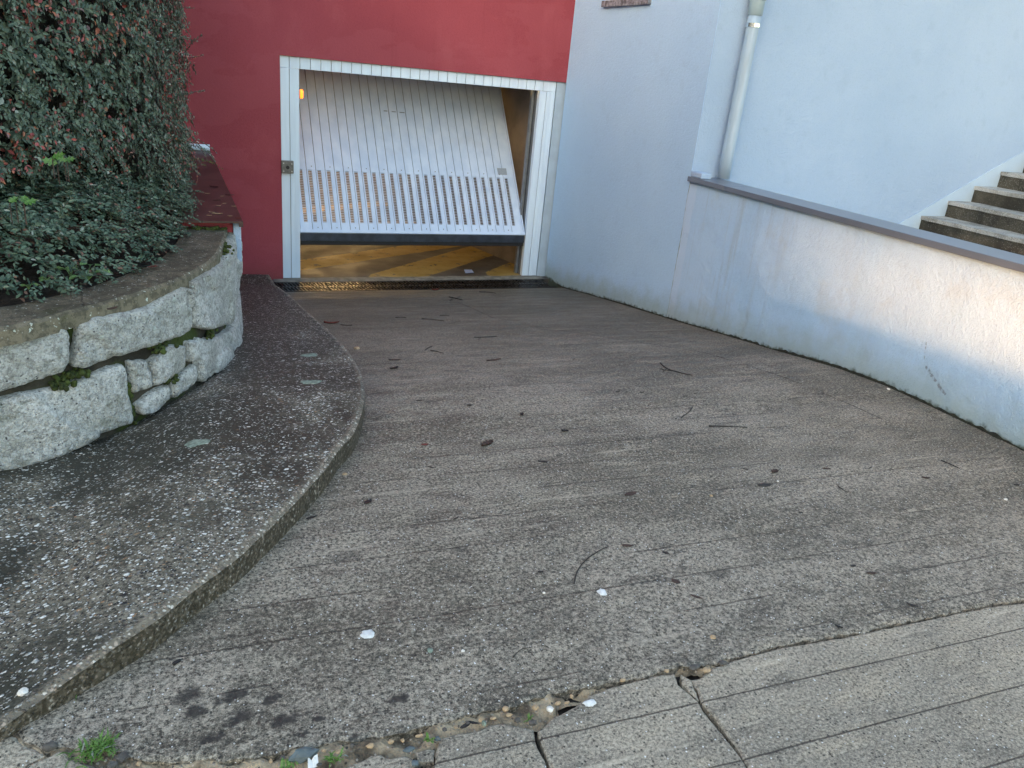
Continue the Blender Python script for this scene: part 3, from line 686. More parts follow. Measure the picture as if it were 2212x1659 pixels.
# reveal returns of the jambs
MB().box((1.205, FY1+.001, .0), (1.227, FY1+.10, 2.04)).build('jamb_return', M['white_metal'], door)
sr = MB().box((3.765, FY1+.001, 0), (3.79, FY1+.06, 2.04)); sr.box((3.735, FY1+.07, 0), (3.775, FY1+.12, 2.2))
sr.build('guide_rail', M['grey_steel'], door)
MB().box((3.762, FY1+.0605, 0), (3.77, FY1+.0695, 2.1)).build('seal', M['black'], door)
leaf = MB(); X0, XE = 1.232, 3.733; LT = 2.0; pitch = .0973; v0, v1 = .112, .708
cs = [1.2945+pitch*k for k in range(25)]; hw = .0195
ce = [X0]+[c-pitch*.36 for c in cs[1:]]+[XE]
for i in range(25):
    a, b = ce[i]+.0030, ce[i+1]-.0030; c = cs[i]
    leaf.box((a, v1, -.02), (b, LT, 0), .0022, ML)
    leaf.box((a, .03, -.02), (b, v0, 0), .0022, ML)
    leaf.box((a, v0, -.02), (c-hw, v1, -.0003), 0, ML); leaf.box((c+hw, v0, -.02), (b, v1, -.0003), 0, ML)
    leaf.box((b-.022, .03, -.001), (b-.018, LT, .0015), 0, ML)
lf = leaf.build('door_leaf', M['leaf_metal'], door)
lb = MB(); lb.box((X0+.004, v1+.006, -.016), (XE-.004, LT-.004, -.011), 0, ML)
for c in ce[1:-1]: lb.box((c-.008, .03, -.016), (c+.008, v1+.005, -.011), 0, ML)
lb.build('backing', M['grey_steel'], lf)
for c in cs:
    vm = MB(); nb = 31
    for k in range(nb):
        q = v0+(v1-v0)*(k+.5)/nb
        vm.box((c-hw+.0002, q-.0021, -.005), (c+hw-.0002, q+.0021, -.003), 0, ML)
    vm.build('vent', M['leaf_metal'], lf)
tr = MB(); tr.box((XE+.001, -.005, -.035), (XE+.018, LT, .004), .002, ML); tr.box((X0-.018+.012, -.005, -.035), (X0-.001, LT, .004), .002, ML)
tr.box((X0-.004, -.006, -.03), (XE+.002, .029, .006), .002, ML)
tr.build('edge_trim', M['leaf_metal'], lf)
MB().box((X0, 8.222, .395), (XE+.014, 8.27, .478), .003).build('bottom_rail', M['dark_rail'], lf)
MB().box((X0+.002, 8.232, .352), (XE+.012, 8.262, .3945), .004).build('rubber_seal', M['black'], lf)
for k, (vv) in enumerate((.748, .052)):
    for c in cs[1::2]:
        MB().tube([ML @ Vector((c+.02, vv, 0)), ML @ Vector((c+.02, vv, .004))], .0055, 8).build('screw', M['grey_steel'], lf)
for (a, b, q, w) in ((2.275, 2.315, 1.469, .006), (2.365, 2.412, 1.466, .006), (2.455, 2.512, 1.464, .007)):
    MB().box((a, q-w/2, .0002), (b, q+w/2, .004), 0, ML).build('slot', M['grey_steel'], lf)
st = MB().box((3.535, .748, .0003), (3.648, .830, .003), 0, ML).build('notice_plate', M['sticker'], lf)
st['label'] = 'small faded grey notice plate'
# key switch
ks = empty('key_switch', (1.103, FY0, 1.08), 'small square grey key switch box screwed to the left jamb', 'switch')
MB().box((1.045, FY0-.048, 1.075), (1.162, FY0-.0045, 1.195), .004).build('housing', M['key'], ks)
MB().tube([(1.104, FY0-.049, 1.133), (1.104, FY0-.054, 1.133)], .017, 18).build('lock', M['black'], ks)
for sx, sz in ((1.066, 1.172), (1.145, 1.168), (1.066, 1.096), (1.145, 1.094)):
    MB().tube([(sx, FY0-.049, sz), (sx, FY0-.052, sz)], .006, 8).build('screw', M['alu'], ks)
# beacon
bc = empty('warning_light', (1.24, FY1, 1.78), 'lit orange warning light on the inner edge of the left jamb', 'lamp')
MB().box((1.2285, FY0+.008, 1.775), (1.236, FY0+.062, 1.868), .002).build('base', M['grey_steel'], bc)
MB().box((1.2365, FY0+.012, 1.780), (1.268, FY0+.058, 1.863), .011).build('lens', M['beacon'], bc, True)
bl = bpy.data.lights.new('warning_glow', 'POINT'); bl.energy = .25; bl.color = (1, .3, .05); bl.shadow_soft_size = .03
bo = bpy.data.objects.new('warning_glow', bl); COL.objects.link(bo); bo.location = (.075, .05, .04); bo.parent = bc

# ------------------------------------------------------------------ drain
dr = empty('drain_channel', (2.5, 8.0, 0), 'long black cast grating across the foot of the ramp', 'drain')
DY0, DY1 = 7.742, 8.072
tr = MB().box((.93, DY0-.008, -.14), (3.98, DY0-.001, .0015)).box((.93, DY1+.001, -.14), (3.98, DY1+.008, .0015)).box((.93, DY0, -.16), (3.98, DY1, -.13))
tr.build('trough', M['black'], dr)
for q in range(6):
    xa = .955+.5*q; xb = xa+.496; gm = MB()
    for y in (DY0, (DY0+DY1)/2-.006, DY1-.012): gm.box((xa, y, -.022), (xb, y+.012, -.001), .0015)
    for k in range(14):
        x = xa+.022+k*(.470-.014)/13
        for (ya, yb) in ((DY0+.012, (DY0+DY1)/2-.006), ((DY0+DY1)/2+.006, DY1-.012)):
            s_ = -.024*(1 if ya < 7.8 else 1)
            gm.add([(x, ya, -.022), (x+.009, ya, -.022), (x+.009+s_, yb, -.022), (x+s_, yb, -.022), (x, ya, -.002), (x+.009, ya, -.002), (x+.009+s_, yb, -.002), (x+s_, yb, -.002)],
                   [(0, 3, 2, 1), (4, 5, 6, 7), (0, 1, 5, 4), (2, 3, 7, 6), (1, 2, 6, 5), (0, 4, 7, 3)])
    gm.build('grate', M['grate'], dr)

# ------------------------------------------------------------------ retaining wall, stairs
CT = 1.535
rw = empty('retaining_wall', (X1, 4, .5), 'low stained white retaining wall with grey metal coping beside the ramp', 'wall')
wall_grid('wall', .4, YR-.001, .2, CT-.045, M['retain'], rw, x=X1-.002, thick=.22, ny=120, nz=16, wob=.006)
cp = MB()
cp.box((X1-.035, 5.155, CT-.040), (X1+.245, YR-.004, CT), .004); cp.box((X1-.035, .38, CT-.040), (X1+.245, 5.150, CT), .004)
cp.build('coping', M['cap_grey'], rw)
MB().box((X1-.012, 5.50, CT+.001), (X1+.09, YR-.003, CT+.045), .01).build('plaster_lump', M['stairwall'], rw)
sk = MB()
stair = empty('staircase', (6.85, 4.5, 1.11), 'weathered concrete steps rising to the right behind the retaining wall', 'stairs')
MB().box((X1+.25, 2.2, .6), (6.86, YR-.001, 1.11)).build('landing', M['tread'], stair)
for i in range(7):
    x = 6.86+.313*i; z = 1.11+.155*(i+1)
    def jbox(a, b, seed, jy=.01):
        bm = bmesh.new(); bmesh.ops.create_cube(bm, size=1)
        for q in bm.verts: q.co = Vector(((a[0]+b[0])/2+q.co.x*(b[0]-a[0]), (a[1]+b[1])/2+q.co.y*(b[1]-a[1]), (a[2]+b[2])/2+q.co.z*(b[2]-a[2])))
        ce_ = [e for e in bm.edges if abs(e.verts[0].co.y-e.verts[1].co.y) > .5]
        bmesh.ops.subdivide_edges(bm, edges=ce_, cuts=60)
        for q in bm.verts:
            c_ = q.co.copy(); q.co.x += jy*N3(c_.y*9, c_.z*9, seed)+.5*jy*N3(c_.y*30, 1, seed); q.co.z += .6*jy*N3(c_.y*7, c_.x*3, seed+3)
        bm.verts.index_update(); r_ = ([tuple(q.co) for q in bm.verts], [[q.index for q in fc.verts] for fc in bm.faces]); bm.free(); return r_
    stp = MB().add(*jbox((x, 2.2, z-.20), (x+.40, YR-.002, z-.035), i, .004)).build('step', M['riser'], stair)
    MB().add(*jbox((x-.012, 2.2, z-.036), (x+.36, YR-.003, z), i+20, .006)).build('tread', M['tread'], stp)
sb = MB()   # white skirting band following the steps along the wall
pts = [(6.436, 1.105), (8.046, 1.948), (9.2, 2.55), (9.2, 1.2), (6.5, 1.0)]
v = [(x, YR-.012, z) for x, z in pts]+[(x, YR-.0005, z) for x, z in pts]
sb.add(v, [(0, 1, 2, 3, 4), (9, 8, 7, 6, 5)]+[(i, (i+1) % 5, (i+1) % 5+5, i+5) for i in range(5)])
sb.build('skirting', mat_wall('skirting_white', (.40, .52, .66), (.46, .58, .70), dirt=False, bumpd=.001), stair)
# ------------------------------------------------------------------ downpipe
dp = empty('downpipe', (4.33, 5.58, CT), 'grey plastic downpipe running down the white wall onto the coping', 'pipe')
px_, py_ = 4.345, 5.59
MB().tube([(px_-.02, py_-.01, CT+.001), (px_-.012, py_, 1.75), (px_, py_, 2.72), (px_, py_, 2.80)], [.051, .050, .050, .050], 28).build('pipe', M['pipe'], dp, True)
MB().tube([(px_, py_, 2.795), (px_, py_, 2.80), (px_, py_, 2.895), (px_, py_, 2.90)], [.052, .058, .059, .060], 28).tube([(px_, py_, 2.901), (px_, py_, 2.906), (px_, py_, 2.925), (px_, py_, 2.93)], [.060, .066, .066, .062], 28).tube([(px_, py_, 2.931), (px_, py_, 3.2)], .061, 28).build('collar', M['collar'], dp, True)
MB().tube([(px_, py_, 6.95), (px_, py_, 3.2)], .05, 24).build('upper_pipe', M['pipe'], dp, True)
MB().tube([(px_-.001, py_, 2.706), (px_-.001, py_, 2.710), (px_-.001, py_, 2.738), (px_-.001, py_, 2.742)], [.052, .057, .057, .052], 28).box((px_-.012, py_+.05, 2.71), (px_+.012, YR-.003, 2.735)).build('clamp', M['chrome'], dp, False)

# ------------------------------------------------------------------ stone planter
WC = smooth_curve([(-3.2, 2.35), (-2.0, 2.52), (-1.3, 2.76), (-.9, 2.98), (-.656, 3.145), (-.46, 3.245), (-.196, 3.455), (.085, 3.84), (.25, 4.38), (.375, 5.05), (.39, 5.45), (.33, 5.9), (.18, 6.3), (-.1, 6.6)], 8)
WP = np.array([q[:2] for q in WC]); seglen = np.linalg.norm(WP[1:]-WP[:-1], axis=1); SL = np.concatenate([[0], np.cumsum(seglen)])
def s_at(Yv): return float(np.interp(Yv, WP[:, 1], SL))
def w_at(s):
    x = float(np.interp(s, SL, WP[:, 0])); y = float(np.interp(s, SL, WP[:, 1]))
    xa = float(np.interp(s-.05, SL, WP[:, 0])); ya = float(np.interp(s-.05, SL, WP[:, 1])); xb = float(np.interp(s+.05, SL, WP[:, 0])); yb = float(np.interp(s+.05, SL, WP[:, 1]))
    tx, ty = xb-xa, yb-ya; l = math.hypot(tx, ty); return x, y, ty/l, -tx/l       # outward normal towards +x / -y
def ray_wall(p):
    d = ray(p); best = None
    for i in range(len(WP)-1):
        a, b = WP[i], WP[i+1]; e_ = b-a
        den = d[0]*e_[1]-d[1]*e_[0]
        if abs(den) < 1e-9: continue
        t = (a[0]*e_[1]-a[1]*e_[0])/den; u = (a[0]*d[1]-a[1]*d[0])/den
        if t > 0 and -.001 <= u <= 1.001 and (best is None or t < best[0]):
            best = (t, SL[i]+u*seglen[i], H+t*d[2])
    return best[1], best[2]
planter = empty('stone_planter', (-.2, 3.6, .65), 'curved planter of rough granite blocks with a weathered concrete coping', 'planter')
sc_ = lambda x, y: (x*.3472, 466.3+y*.3472)
def stone(pts, seed, out=.0, bul=.038, extra=None):
    poly = []
    for q in pts:
        if q[0] == 'w': poly.append((s_at(q[1]), q[2]))
        elif q[0] == 's': poly.append((s_at(3.15)-q[1], q[2]))
        else: poly.append(ray_wall(sc_(*q)))
    P = []; n = len(poly)
    # round + roughen the outline
    for i in range(n):
        a, b, c = poly[i-1], poly[i], poly[(i+1) % n]
        for t in (-.07, .07):
            o = a if t < 0 else c; P.append((b[0]+(o[0]-b[0])*abs(t), b[1]+(o[1]-b[1])*abs(t)))
    P = densify(P, .010, .0045, seed)
    A0 = np.array(P); T0 = np.roll(A0, -2, 0)-np.roll(A0, 2, 0); T0 /= (np.linalg.norm(T0, axis=1)+1e-9)[:, None]; ar = np.sum(A0[:, 0]*np.roll(A0[:, 1], -1)-np.roll(A0[:, 0], -1)*A0[:, 1]); sg_ = 1 if ar > 0 else -1
    P = [tuple(q) for q in A0+np.stack([-T0[:, 1], T0[:, 0]], 1)*.0058*sg_]
    P0 = np.array(P); T1 = np.roll(P0, -2, 0)-np.roll(P0, 2, 0); T1 /= (np.linalg.norm(T1, axis=1)+1e-9)[:, None]; N1 = np.stack([-T1[:, 1], T1[:, 0]], 1)*sg_
    cx_ = sum(q[0] for q in P)/len(P); cz_ = sum(q[1] for q in P)/len(P)
    A = np.array(P); sp = .013
    g0 = [(x+random.uniform(-.3, .3)*sp, y+random.uniform(-.3, .3)*sp) for x in np.arange(A[:, 0].min(), A[:, 0].max(), sp) for y in np.arange(A[:, 1].min(), A[:, 1].max(), sp)]
    g0 = [q for q in g0 if inside(q, P)]
    d = edge_dist(g0, P); g0 = [q for q, e in zip(g0, d) if e > .013]
    r1 = [tuple(q) for q in P0+N1*.0055 if inside(q, P)]; d = edge_dist(r1, P); g0 += [q for q, e in zip(r1, d) if e > .0045]
    v2, f2 = cdt(P, g0); d = edge_dist(v2, P)
    v3 = []
    for (s, z), e in zip(v2, d):
        x, y, nx, ny = w_at(s)
        o = out*.3+.016*(1-math.exp(-e/.0022))-.022+.008*(1-math.exp(-e/.04))
        k_ = min(1, e/.02); o += .005*N3(s*4, z*5, seed)+k_*(.008*abs(N3(s*8, z*13, seed+3))+.005*N3(s*22, z*34, seed+9))+.004*N3(s*55, z*75, seed)
        rg = N3(s*3.1+z*2.2, z*3-s, seed+20); o += .016*ss(.0, .08, rg)
        v3.append((x+nx*o, y+ny*o, z))
    cnt = {}
    for f in f2:
        for i in range(len(f)): k = tuple(sorted((f[i], f[(i+1) % len(f)]))); cnt[k] = cnt.get(k, 0)+1
    bd = [e for e, c in cnt.items() if c == 1]; low = {}
    for e in bd:
        for i in e:
            if i not in low:
                s, z = v2[i]; x, y, nx, ny = w_at(s); low[i] = len(v3); v3.append((x-nx*.16, y-ny*.16, z))
    return mesh_obj('stone', v3, list(f2)+[(a, b, low[b], low[a]) for a, b in bd], M['granite'], planter, True)
stone([('s', .6, 1.10), (0, 752), (120, 745), (200, 705), (330, 690), (400, 690), (430, 710), (443, 745), (440, 870), (430, 950), (410, 985), (250, 1040), (60, 1085), (0, 1105), ('s', .6, .93)], 1)
stone([(490, 680), (560, 655), (590, 630), (700, 616), (800, 596), (950, 550), (1080, 480), (1150, 440), (1190, 450), (1205, 500), (1212, 690), (1195, 730), (1100, 775), (1000, 805), (880, 835), (700, 900), (600, 935), (510, 958), (460, 950), (455, 900), (480, 780)], 2)
stone([(1200, 405), (1270, 360), (1330, 315), (1380, 280), ('w', 4.7, 1.17), ('w', 5.2, 1.18), ('w', 5.6, 1.17), ('w', 5.7, .86), ('w', 5.4, .79), (1440, 672), (1420, 685), (1300, 715), (1240, 705), (1220, 670), (1215, 560)], 3, .012, .05)
stone([('s', .8, .90), (0, 1140), (150, 1105), (390, 1060), (450, 1030), (550, 1005), (700, 935), (780, 920), (805, 945), (810, 1000), (815, 1090), (840, 1180), (847, 1270), (835, 1305), (740, 1335), (640, 1370), (520, 1440), (380, 1500), (200, 1560), (0, 1610), ('s', .8, .60)], 4)
stone([(815, 905), (920, 893), (935, 905), (945, 1060), (935, 1075), (850, 1115), (835, 1060), (820, 980)], 5, -.004, .03)
stone([(945, 900), (1000, 860), (1060, 805), (1120, 795), (1165, 805), (1172, 900), (1168, 950), (1090, 1020), (1000, 1055), (965, 1070), (955, 1040), (945, 960)], 6, -.004, .03)
stone([(1182, 778), (1235, 765), (1240, 800), (1238, 895), (1190, 918), (1183, 890)], 7, -.008, .03)
stone([(860, 1180), (930, 1120), (1000, 1075), (1070, 1047), (1078, 1075), (1075, 1145), (1000, 1220), (900, 1250), (875, 1240)], 8, -.004, .03)
stone([(1090, 1050), (1140, 990), (1190, 950), (1230, 920), (1240, 960), (1240, 1020), (1220, 1060), (1160, 1105), (1100, 1145), (1085, 1120)], 9, -.004, .03)
stone([(1255, 755), (1330, 755), (1400, 728), (1450, 690), ('w', 5.4, .75), ('w', 5.9, .80), ('w', 6.0, .25), ('w', 5.5, .32), (1480, 840), (1420, 930), (1340, 990), (1270, 1040), (1245, 1020), (1243, 900)], 10, .012, .05)
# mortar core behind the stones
v = []; f = []; ns = 160
for i in range(ns+1):
    s = SL[-1]*i/ns; x, y, nx, ny = w_at(s)
    o = -.040+.006*N3(s*9, 1, 1)
    v += [(x+nx*o, y+ny*o, g(y)-.1), (x+nx*o, y+ny*o, 1.144), (x-nx*.22, y-ny*.22, 1.144), (x-nx*.22, y-ny*.22, g(y)-.1)]
    if i: a = (i-1)*4; f += [(a, a+1, a+5, a+4), (a+1, a+2, a+6, a+5), (a+2, a+3, a+7, a+6)]
mesh_obj('mortar', v, f, M['joint'], planter)
# coping
co = [(-3.0, 2.42), (-2.2, 2.56), (-1.5, 2.74), (-1.0, 2.93), (-.578, 3.125), (-.505, 3.175), (-.434, 3.245), (-.355, 3.325), (-.273, 3.41), (-.184, 3.505), (-.09, 3.62), (.015, 3.76), (.107, 3.94), (.184, 4.14), (.244, 4.412), (.292, 4.735), (.329, 5.138), (.35, 5.6)]
ci = [(-3.0, 2.7), (-2.2, 2.84), (-1.5, 3.02), (-1.0, 3.20), (-.61, 3.40), (-.496, 3.49), (-.385, 3.60), (-.28, 3.74), (-.14, 3.96), (-.05, 4.20), (.03, 4.58), (.08, 5.04), (.09, 5.6)]
coc = smooth_curve(co, 6); cic = smooth_curve(ci, 6)
cpo = densify([tuple(q[:2]) for q in coc]+[tuple(q[:2]) for q in cic[::-1]], .02, .004, 3)
slab('coping', cpo, lambda x, y: 1.2+.003*N3(x*4, y*4, 1), M['coping'], .058, .012, .012, .05, parent=planter, wob=.003)
soilm = [(q[0], q[1]) for q in cic]+[(.1, 8.15), (-3, 8.15)]
so = slab('soil', densify(soilm, .1), lambda x, y: 1.185+.015*N3(x*6, y*6, 2), M['soil'], .3, .01, .03, .08, parent=planter, wob=.02)
# low red wall with its brown sheet-metal cap
lw = empty('low_wall', (.2, 6, .5), 'low red wall with a brown sheet metal cap running back to the building', 'wall')
MB().box((.02, 4.93, .2), (.345, DW-.002, 1.238)).build('wall', M['red'], lw)
MB().box((.346, 4.90, 1.0), (.388, 5.0, 1.235)).build('end_plaster', M['stairwall'], lw)
cpm = MB().box((-.06, 4.832, 1.252), (.392, DW-.001, 1.256)).box((-.06, 4.829, 1.244), (.392, 4.8315, 1.256)).box((.3925, 4.829, 1.222), (.3955, DW-.001, 1.256)).box((.372, 4.834, 1.222), (.3925, 4.838, 1.2515))
cpm.build('metal_cap', M['brown_cap'], lw)
MB().tube([(.15, 8.16, 1.285), (.392, 8.16, 1.285)], .03, 20).build('white_pipe', M['white_metal'], None, True)
tag(bpy.data.objects['white_pipe'], 'short white plastic pipe lying on the brown cap against the red wall', 'pipe')
bpy.data.objects['white_pipe'].name = 'plastic_pipe'
# ------------------------------------------------------------------ plants
class Leaves:
    def __init__(s): s.v = []; s.f = []; s.tw = MB()
    def leaf(s, p, ax, nrm, L, Wd, fold=.25, tip=.0):
        ax = ax.normalized(); sd = ax.cross(nrm)
        if sd.length < 1e-3: return
        sd.normalize(); nn = sd.cross(ax); h = Wd/2; k = len(s.v); up = nn*(fold*h)
        dr = nn*(-L*.12)
        s.v += [p, p+ax*(.32*L)+sd*(.88*h)+up, p+ax*(.70*L)+sd*(.78*h)+up+dr*.5, p+ax*L+dr, p+ax*(.70*L)-sd*(.78*h)+up+dr*.5, p+ax*(.32*L)-sd*(.88*h)+up]
        s.f += [(k, k+1, k+2, k+3), (k, k+3, k+4, k+5)]
    def twig(s, p, d, nrm, n, step, L, tube=True, droop=.05, r=.0014, clear=None):
        p = Vector(p); d = Vector(d).normalized(); nrm = Vector(nrm); pts = [p.copy()]
        for i in range(n):
            d = (d+Vector((random.gauss(0, .09), random.gauss(0, .09), random.gauss(0, .09)-droop))).normalized()
            p = p+d*step; pts.append(p.copy())
            sd = d.cross(nrm).normalized(); sg = 1 if i % 2 else -1
            if clear and clear(p): break
            for q in ((sg,) if random.random() < .35 else (1, -1)):
                ax = d*random.uniform(.35, .9)+sd*q*random.uniform(.6, 1.1)+nrm*random.uniform(-.15, .45)
                ll = L*random.uniform(.65, 1.15)*(1-.35*i/n)
                nl = (nrm+Vector((random.gauss(0, .38), random.gauss(0, .38), random.gauss(0, .38)))).normalized()
                s.leaf(p, ax, nl, ll, ll*random.uniform(.50, .66), random.uniform(.1, .5))
        s.leaf(p, d, nrm, L*.6, L*.3)
        if tube and len(pts) > 2: s.tw.tube(pts[::2]+[pts[-1]], r, 3, False)
    def build(s, mat, parent, name='foliage', tw=True):
        o = mesh_obj(name, s.v, s.f, mat, parent, recalc=False)
        if tw and s.tw.v: s.tw.build('twigs', M['twig'], parent, recalc=False)
        return o
random.seed(11)
HP = smooth_curve([(-2.4, 3.0), (-1.7, 3.22), (-1.15, 3.45), (-.74, 3.75), (-.42, 4.15), (-.13, 4.7), (.06, 5.3), (.135, 6.0), (.15, 7.0), (.15, 8.1)], 8)
HPn = np.array([q[:2] for q in HP]); HL = np.concatenate([[0], np.cumsum(np.linalg.norm(HPn[1:]-HPn[:-1], axis=1))])
def h_at(s):
    f_ = lambda t, k: float(np.interp(t, HL, HPn[:, k]))
    x, y = f_(s, 0), f_(s, 1); tx, ty = f_(s+.06, 0)-f_(s-.06, 0), f_(s+.06, 1)-f_(s-.06, 1); l = math.hypot(tx, ty)+1e-9
    return x, y, ty/l, -tx/l
def h_off(s, z, y=4.):
    b = .07*N3(s*1.7, z*2.1, 4)+.05*N3(s*5, z*6, 9)+.03*N3(s*13, z*15, 3)
    return b-.30*(1-ss(4.5, 5.1, y))*ss(1.80, 1.50, z)**1.4-.10*ss(2.9, 3.6, z)
hedge = empty('hedge_shrub', (-.6, 5, 1.2), 'tall dense small-leaved shrub with red and orange leaves above the planter', 'shrub')
hl = Leaves()
for i in range(5200):
    s = HL[-1]*random.random()
    if random.random() < .35: s = HL[-1]*random.uniform(.18, .62)
    x, y, nx, ny = h_at(s); z = random.uniform(1.57 if y < 4.7 else 1.27, 3.3); o = h_off(s, z, y)-random.random()**1.5*.13
    p = Vector((x+nx*o, y+ny*o, z)); N_ = Vector((nx, ny, .25)).normalized(); T_ = Vector((-ny, nx, 0))
    th = random.gauss(-.7, .9); d = T_*math.cos(th)*random.choice((1, 1, -1))+Vector((0, 0, 1))*math.sin(th)+N_*random.uniform(.05, .45)
    n_ = random.randint(5, 10); far = y > 5.6
    hl.twig(p, d, N_, n_, .015, .032 if y < 5 else .027, tube=(i % 2 == 0 and not far), droop=.04)
# stray shoots poking out to the right
for (Y_, z_, ln) in ((5.0, 2.30, 15), (5.2, 2.16, 12), (5.0, 2.06, 17), (5.1, 1.98, 9), (5.3, 1.9, 15), (5.2, 1.76, 12), (5.0, 1.68, 18), (5.6, 2.38, 9), (5.5, 1.6, 20), (4.9, 2.2, 10), (5.4, 2.22, 12), (5.8, 2.1, 12)):
    s = float(np.interp(Y_, HPn[:, 1], HL)); x, y, nx, ny = h_at(s)
    hl.twig((x, y, z_), (nx, ny, random.uniform(-.1, .25)), (0, -.6, .8), ln, .012, .020, droop=random.uniform(-.01, .06), r=.0012)
for i in range(26):   # long hanging shoots over the gap below
    s = random.uniform(float(np.interp(3.5, HPn[:, 1], HL)), float(np.interp(5.4, HPn[:, 1], HL))); x, y, nx, ny = h_at(s)
    hl.twig((x, y, random.uniform(1.62, 1.8)), (nx*.6+random.gauss(0, .4), ny*.6+random.gauss(0, .3), -.5), (nx, ny, .4), random.randint(9, 18), .017, .026, droop=.05)
hl.build(M['leafA'], hedge)
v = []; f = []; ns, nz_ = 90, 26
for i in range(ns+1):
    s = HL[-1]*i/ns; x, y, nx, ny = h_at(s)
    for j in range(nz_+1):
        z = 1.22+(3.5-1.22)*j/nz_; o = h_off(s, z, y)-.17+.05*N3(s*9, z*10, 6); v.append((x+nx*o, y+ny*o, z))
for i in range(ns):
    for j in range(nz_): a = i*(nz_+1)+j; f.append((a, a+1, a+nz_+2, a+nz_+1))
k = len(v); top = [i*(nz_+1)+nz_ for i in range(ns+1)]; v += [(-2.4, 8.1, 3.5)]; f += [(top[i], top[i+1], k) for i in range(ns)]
mesh_obj('extra_parts', v, f, M['core'], hedge)  # dark hull behind the leaves, painted as the shade in their gaps
# low ground cover between the shrub and the coping
cover = empty('groundcover_shrub', (-.3, 3.9, 1.2), 'low spreading evergreen shrub creeping over the soil to the planter coping', 'shrub')
gl = Leaves()
CI = np.array([q[:2] for q in cic]); CL = np.concatenate([[0], np.cumsum(np.linalg.norm(CI[1:]-CI[:-1], axis=1))])
def c_at(s):
    f_ = lambda t, k: float(np.interp(t, CL, CI[:, k]))
    x, y = f_(s, 0), f_(s, 1); tx, ty = f_(s+.05, 0)-f_(s-.05, 0), f_(s+.05, 1)-f_(s-.05, 1); l = math.hypot(tx, ty)+1e-9
    return x, y, ty/l, -tx/l
def mound(d): return 1.205+.33*(1-math.exp(-max(0, d-.03)/.16))
for i in range(3900):
    s = CL[-1]*random.uniform(.12, 1.0); x, y, nx, ny = c_at(s); d = random.random()**.85*.80
    edge = .0+.06*N3(s*3, 5, 1)
    if d < edge: continue
    x -= nx*d; y -= ny*d; z = mound(d-edge*.6+.04)+.05*N3(x*7, y*7, 2)-random.random()*.05
    out = 1 if d < .35 else .3
    th = random.uniform(0, 6.28); dv = Vector((math.cos(th)*.8+nx*out*.8, math.sin(th)*.8+ny*out*.8, random.uniform(-.3, .35)))
    gl.twig((x, y, z), dv, Vector((nx*.5*out, ny*.5*out, .9)).normalized(), random.randint(4, 9), .015, .030, tube=(i % 2 == 0), droop=.05,
            clear=lambda p: p.z < 1.207)
for i in range(420):   # along the red cap
    y = random.uniform(4.75, 7.8); x = .12+.07*N3(y*3, 1, 1)+random.random()**2*.09*(1 if y < 6.8 else .6)-.02; z = 1.275+random.random()*.10
    gl.twig((x-.08, y, z), (random.uniform(.2, 1), random.gauss(0, .8), random.uniform(-.1, .3)), (.2, -.2, .9), random.randint(3, 6), .013, .022, tube=False, droop=.03)
gl.build(M['leafB'], cover)
# pale trailing shoots lying on the brown cap
sh = empty('trailing_shoot', tuple(Vector((.2, 6.9, 1.27))), 'thin leafy shoot trailing across the brown metal cap', 'plant')
tl = Leaves()
tl.twig((.10, 6.95, 1.31), (1, .05, .05), (0, -.4, .9), 22, .016, .024, droop=.01); tl.twig((.08, 6.75, 1.29), (1, .15, .05), (0, -.4, .9), 14, .015, .022, droop=.01)
tl.build(M['green'], sh)

def herb(name, loc, mat, label, cat, n=7, L=.045, spread=.05, up=.05, wr=.62, seed=1, lean=(0, 0)):
    random.seed(seed); r = empty(name, tuple(loc), label, cat); l = Leaves(); p0 = Vector(loc)
    for i in range(n):
        th = 6.283*i/n+random.uniform(-.4, .4); e = p0+Vector((math.cos(th)*spread*random.uniform(.5, 1)+lean[0], math.sin(th)*spread*random.uniform(.5, 1)+lean[1], up*random.uniform(.5, 1.1)))
        m_ = (p0+e)/2+Vector((0, 0, up*.3)); l.tw.tube([p0, m_, e], .0016, 4, False)
        ax = Vector((math.cos(th), math.sin(th), random.uniform(-.3, .3)))
        l.leaf(e, ax, Vector((-.1, -.45, .9)), L*random.uniform(.7, 1.1), L*wr*random.uniform(.8, 1.1), .2)
    mesh_obj('leaves', l.v, l.f, mat, r, recalc=False); l.tw.build('stems', mat, r, recalc=False); return r
herb('weed', onZ((190, 606), 1.195), M['weed'], 'pale green broad-leaved weed sprouting at the inner edge of the coping', 'weed', 9, .042, .06, .055, .68, 3, (.01, -.01))
herb('weed', onZ((153, 598), 1.21), M['weed'], 'smaller broad-leaved weed just left of the larger pale weed', 'weed', 5, .036, .035, .05, .7, 5)
herb('seedling', onZ((62, 625), 1.205), M['weed'], 'tiny round-leaved green seedling near the left end of the coping', 'weed', 6, .022, .02, .025, .8, 8)
herb('seedling', onZ((103, 607), 1.21), M['weed'], 'dull green scalloped seedling between the soil and the weeds', 'weed', 5, .026, .02, .02, .9, 9)
